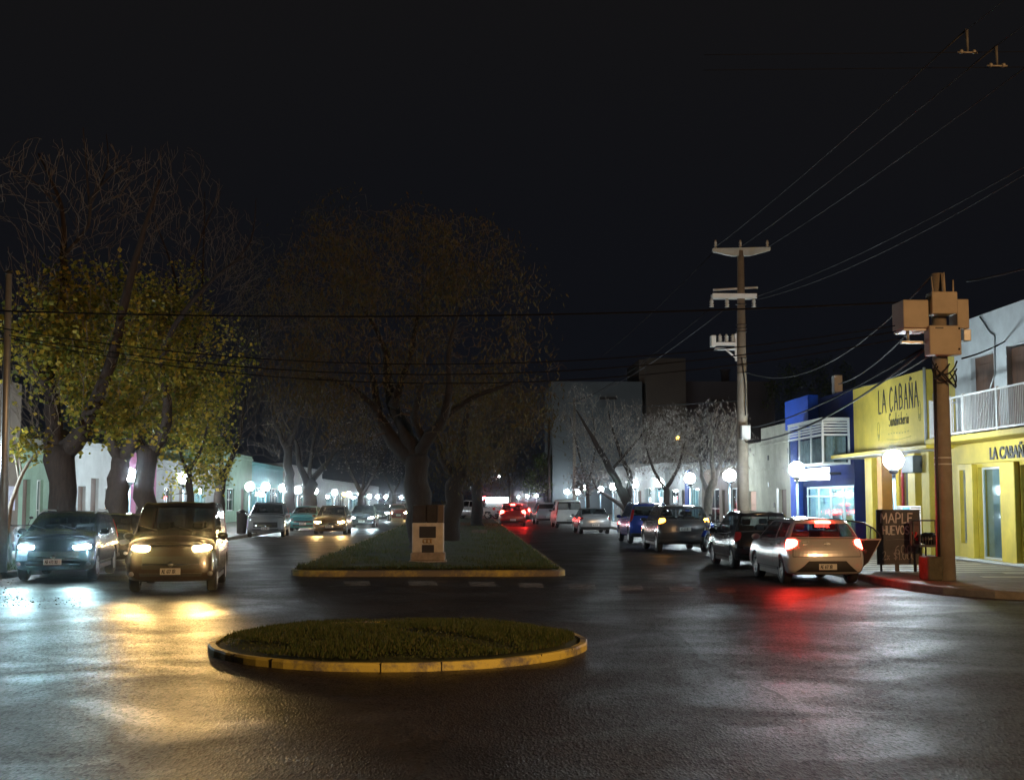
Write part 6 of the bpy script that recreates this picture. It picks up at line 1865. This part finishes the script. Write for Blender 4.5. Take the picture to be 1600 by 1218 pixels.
car('hatch', 'hatchback_car', 'car', 'oncoming car with blue white headlights behind the orange lit one', P_GREY, (xa(569, 86), 86), HP, detail=1, head=E_HFAR, headpow=160, headcol=(.7, .93, 1), head_uv=(11.7, 12.9, 3.6, 4.2))
car('hatch', 'hatchback_car', 'car', 'small distant oncoming car with a pale bluish glow', P_GREY, (xa(595, 112), 112), HP, detail=0, head=E_HFAR)
car('sedan', 'sedan_car', 'car', 'distant reddish oncoming car with warm headlights at the median edge', P_RED, (xa(621, 118), 118), HP+.1, detail=0, head=E_HFARW)
car('hatch', 'hatchback_car', 'car', 'farthest oncoming car half behind the monument', P_TAUPE, (xa(636, 140), 140), HP, detail=0, head=E_HFARW)

# open right front door of the white hatchback
def open_door():
    hy = .10
    d = thing('door', None, None, (B_on.W2-.03, hy, 0), math.radians(62)); 
    d.parent = c_on; d['label'] = 'opened front passenger door with dark trim'
    bpy.data.objects.remove(d)
    poly = [(0, .30), (-.58, .28), (-.74, .42), (-.90, .70), (-1.04, .97), (0, .94)]
    M = Matrix.Translation((B_on.W2-.03, hy, 0)) @ Matrix.Rotation(math.radians(74), 4, 'Z')
    k = MB(); k.prism(poly, -.035, .035, 'x', M)
    o = k.build('door', P_WHITE, c_on); o['label'] = 'wide open front passenger door'
    k = MB(); k.prism([(y*.93-.03, .33+(z-.33)*.95) for (y, z) in poly], -.075, -.0352, 'x', M); k.build('door_trim', mat('dark_door_trim', (.016, .010, .011), .8, var=.2), o)
    k = MB(); fr_ = [(-1.03, .96), (-.98, 1.08), (-.85, 1.22), (-.62, 1.34), (-.3, 1.39), (-.02, 1.38), (.0, .95)]
    k.tube([M @ Vector((0, y, z)) for (y, z) in fr_], .022, 6); k.tube([M @ Vector((0, -.8, 1.25)), M @ Vector((0, -.78, .95))], .014, 5); k.build('window_frame', M_TRIM, o)
    k = MB(); g_ = [(y*.99, z) for (y, z) in fr_]; k.prism(g_, -.003, .003, 'x', M); k.build('window', M_GLASS, o)
    k = MB(); k.bbox(-.11, -.076, -.7, -.3, .66, .72, .01, M); k.build('arm_rest', M_TRIM, o)
open_door()
# tailgate badge + model marks of the white hatchback
q = B_on.S(0, 3.75); k = MB()
k.box(-.07, .07, q.y-.025, q.y-.012, q.z-.015, q.z+.02); k.box(-.03, .03, q.y-.0255, q.y-.012, q.z-.03, q.z+.035); k.build('badge', M_CHROME, c_on)
q = B_on.S(1.45, 3.8, -1); k = MB()
for i in range(5): k.box(q.x+i*.035, q.x+i*.035+.022, q.y-.03, q.y-.012, q.z+.01, q.z+.04)
for i in range(3): k.box(q.x+i*.035+.03, q.x+i*.035+.055, q.y-.03, q.y-.012, q.z-.05, q.z-.02)
k.build('model_lettering', M_CHROME, c_on)

# rear door line and windows on the white van
k = MB(); 
for x in (-.42, .42):
    k.bbox(x-.32, x+.32, Bv.S(0, 4.3).y-.03, Bv.S(0, 4.3).y-.01, 1.2, 1.62, .02)
k.build('rear_door_window', mat('tinted_pane', (.02, .03, .035), .1, var=.05), vn)

# ------------------------------------------------------------------ motorcycles
def motorcycle(label, x, y, z0, rz, cover=M_TRIM, tank=P_RED, group=None):
    t = thing('motorcycle', label, 'motorcycle', (x, y, z0), rz, group)
    for yy in (-.62, .66):
        k = MB(); k.lathe([(.24, -.05), (.30, -.04), (.31, 0), (.30, .04), (.24, .05), (.24, -.05)], 22, (0, 0, 0), 'x', caps=False)
        w = k.build('wheel', M_BLACK, t); w.location = (0, yy, .31)
        k = MB(); k.lathe([(.245, -.02), (.23, -.025), (.23, .025), (.245, .02)], 22, (0, 0, 0), 'x', caps=False); k.lathe([(0, -.05), (.05, -.05), (.05, .05), (0, .05)], 10, (0, 0, 0), 'x')
        for a in range(8): k.tube([(0, .04*math.cos(a*PI/4), .04*math.sin(a*PI/4)), (0, .235*math.cos(a*PI/4), .235*math.sin(a*PI/4))], .006, 4)
        k.build('rim', M_GALV, w)
    k = MB(); k.tube([(0, .42, .88), (0, .1, .5), (0, -.1, .35), (0, -.35, .5), (0, -.62, .31)], .03, 8); k.tube([(0, .4, .82), (0, -.3, .75), (0, -.75, .8)], .025, 8); k.bbox(-.13, .13, -.12, .25, .28, .55, .03); k.build('frame', M_DARKMETAL, t)
    k = MB(); 
    for s_ in (-.08, .08): k.tube([(s_, .66, .31), (s_, .42, .92)], .022, 8)
    k.build('fork', M_GALV, t)
    k = MB(); k.tube([(-.36, .28, 1.02), (-.15, .4, 1.0), (.15, .4, 1.0), (.36, .28, 1.02)], .016, 6); k.build('handlebar', M_DARKMETAL, t)
    k = MB(); k.ball((0, .2, .84), .14, .25, .12, n=14, m=9); k.build('tank', tank, t)
    k = MB(); k.ball((0, -.3, .83), .14, .38, .07, n=14, m=8); k.build('saddle', cover, t)
    k = MB(); k.ball((0, .54, .9), .09, .07, .09, n=10, m=7); k.build('headlight', M_LENS, t)
    for s_ in (-1, 1):
        k = MB(); k.tube([(s_*.25, .33, 1.02), (s_*.32, .3, 1.2)], .008, 4); k.ball((s_*.33, .29, 1.22), .06, .015, .04, n=8, m=6); k.build('mirror', M_DARKMETAL, t)
    k = MB(); k.prism([(-.84, .62), (-.9, .45), (-.55, .64), (-.45, .68), (-.5, .72), (-.75, .7)], -.06, .06, 'x'); k.prism([(.38, .60), (.66, .68), (.95, .50), (.93, .46), (.66, .62), (.4, .56)], -.06, .06, 'x'); k.build('mudguard', tank, t)
    k = MB(); k.tube([(.12, .1, .3), (.14, -.3, .28), (.15, -.75, .42)], [.025, .03, .045], 8); k.build('exhaust', M_CHROME, t)
    k = MB(); k.tube([(-.05, 0, .3), (-.22, .02, .012)], .012, 5); k.build('side_stand', M_DARKMETAL, t)
    return t
motorcycle('dark motorcycle parked behind the black SUV under the thin tree', xa(32, 37)-.1, 37.2, KZ, math.radians(200), tank=mat('white_fairing', (.6, .6, .62), .35, var=.05))
motorcycle('motorcycle parked by the foot of the pale tree', xa(1112, 44.5), 44.5, KZ, math.radians(150), tank=P_BLUE, group=None)
motorcycle('motorcycle with red tank parked just left of the black hatchback', xa(1128, 42.2), 42.2, KZ, math.radians(155), tank=P_RED)
# brown litter bin under the lamps at far left
q = P(378, 800, 66); t = thing('litter_bin', 'dark brown litter bin on the left pavement beside the silver SUV', 'bin', (q.x, 66, KZ))
k = MB(); k.lathe([(.22, .0), (.25, .02), (.27, .95), (.29, 1.0), (.25, 1.02)], 14); k.build('body', M_BRICKD, t); k = MB(); k.lathe([(.25, .9), (.3, .92), (.3, .96), (.1, 1.08), (0, 1.09)], 14, (0, 0, .12)); k.build('lid', M_DARKMETAL, t)
# ------------------------------------------------------------------ added volume imitating lens glow around the lamps
hz = bpy.data.materials.new('lens_glow_haze'); hz.use_nodes = True
N = hz.node_tree.nodes; L = hz.node_tree.links
for n in list(N): N.remove(n)
o_ = N.new('ShaderNodeOutputMaterial'); v_ = N.new('ShaderNodeVolumePrincipled')
v_.inputs['Color'].default_value = (.9, .93, 1, 1); v_.inputs['Density'].default_value = 0.00038; v_.inputs['Anisotropy'].default_value = 0.994
L.new(v_.outputs[0], o_.inputs['Volume'])
mb = MB(); mb.box(-80, 80, -20, 300, -1.0, 26.0)
ho = mb.build('bloom', hz); ho['kind'] = 'stuff'; ho['label'] = 'thin night haze volume added for a lens-like glow around the lamps'
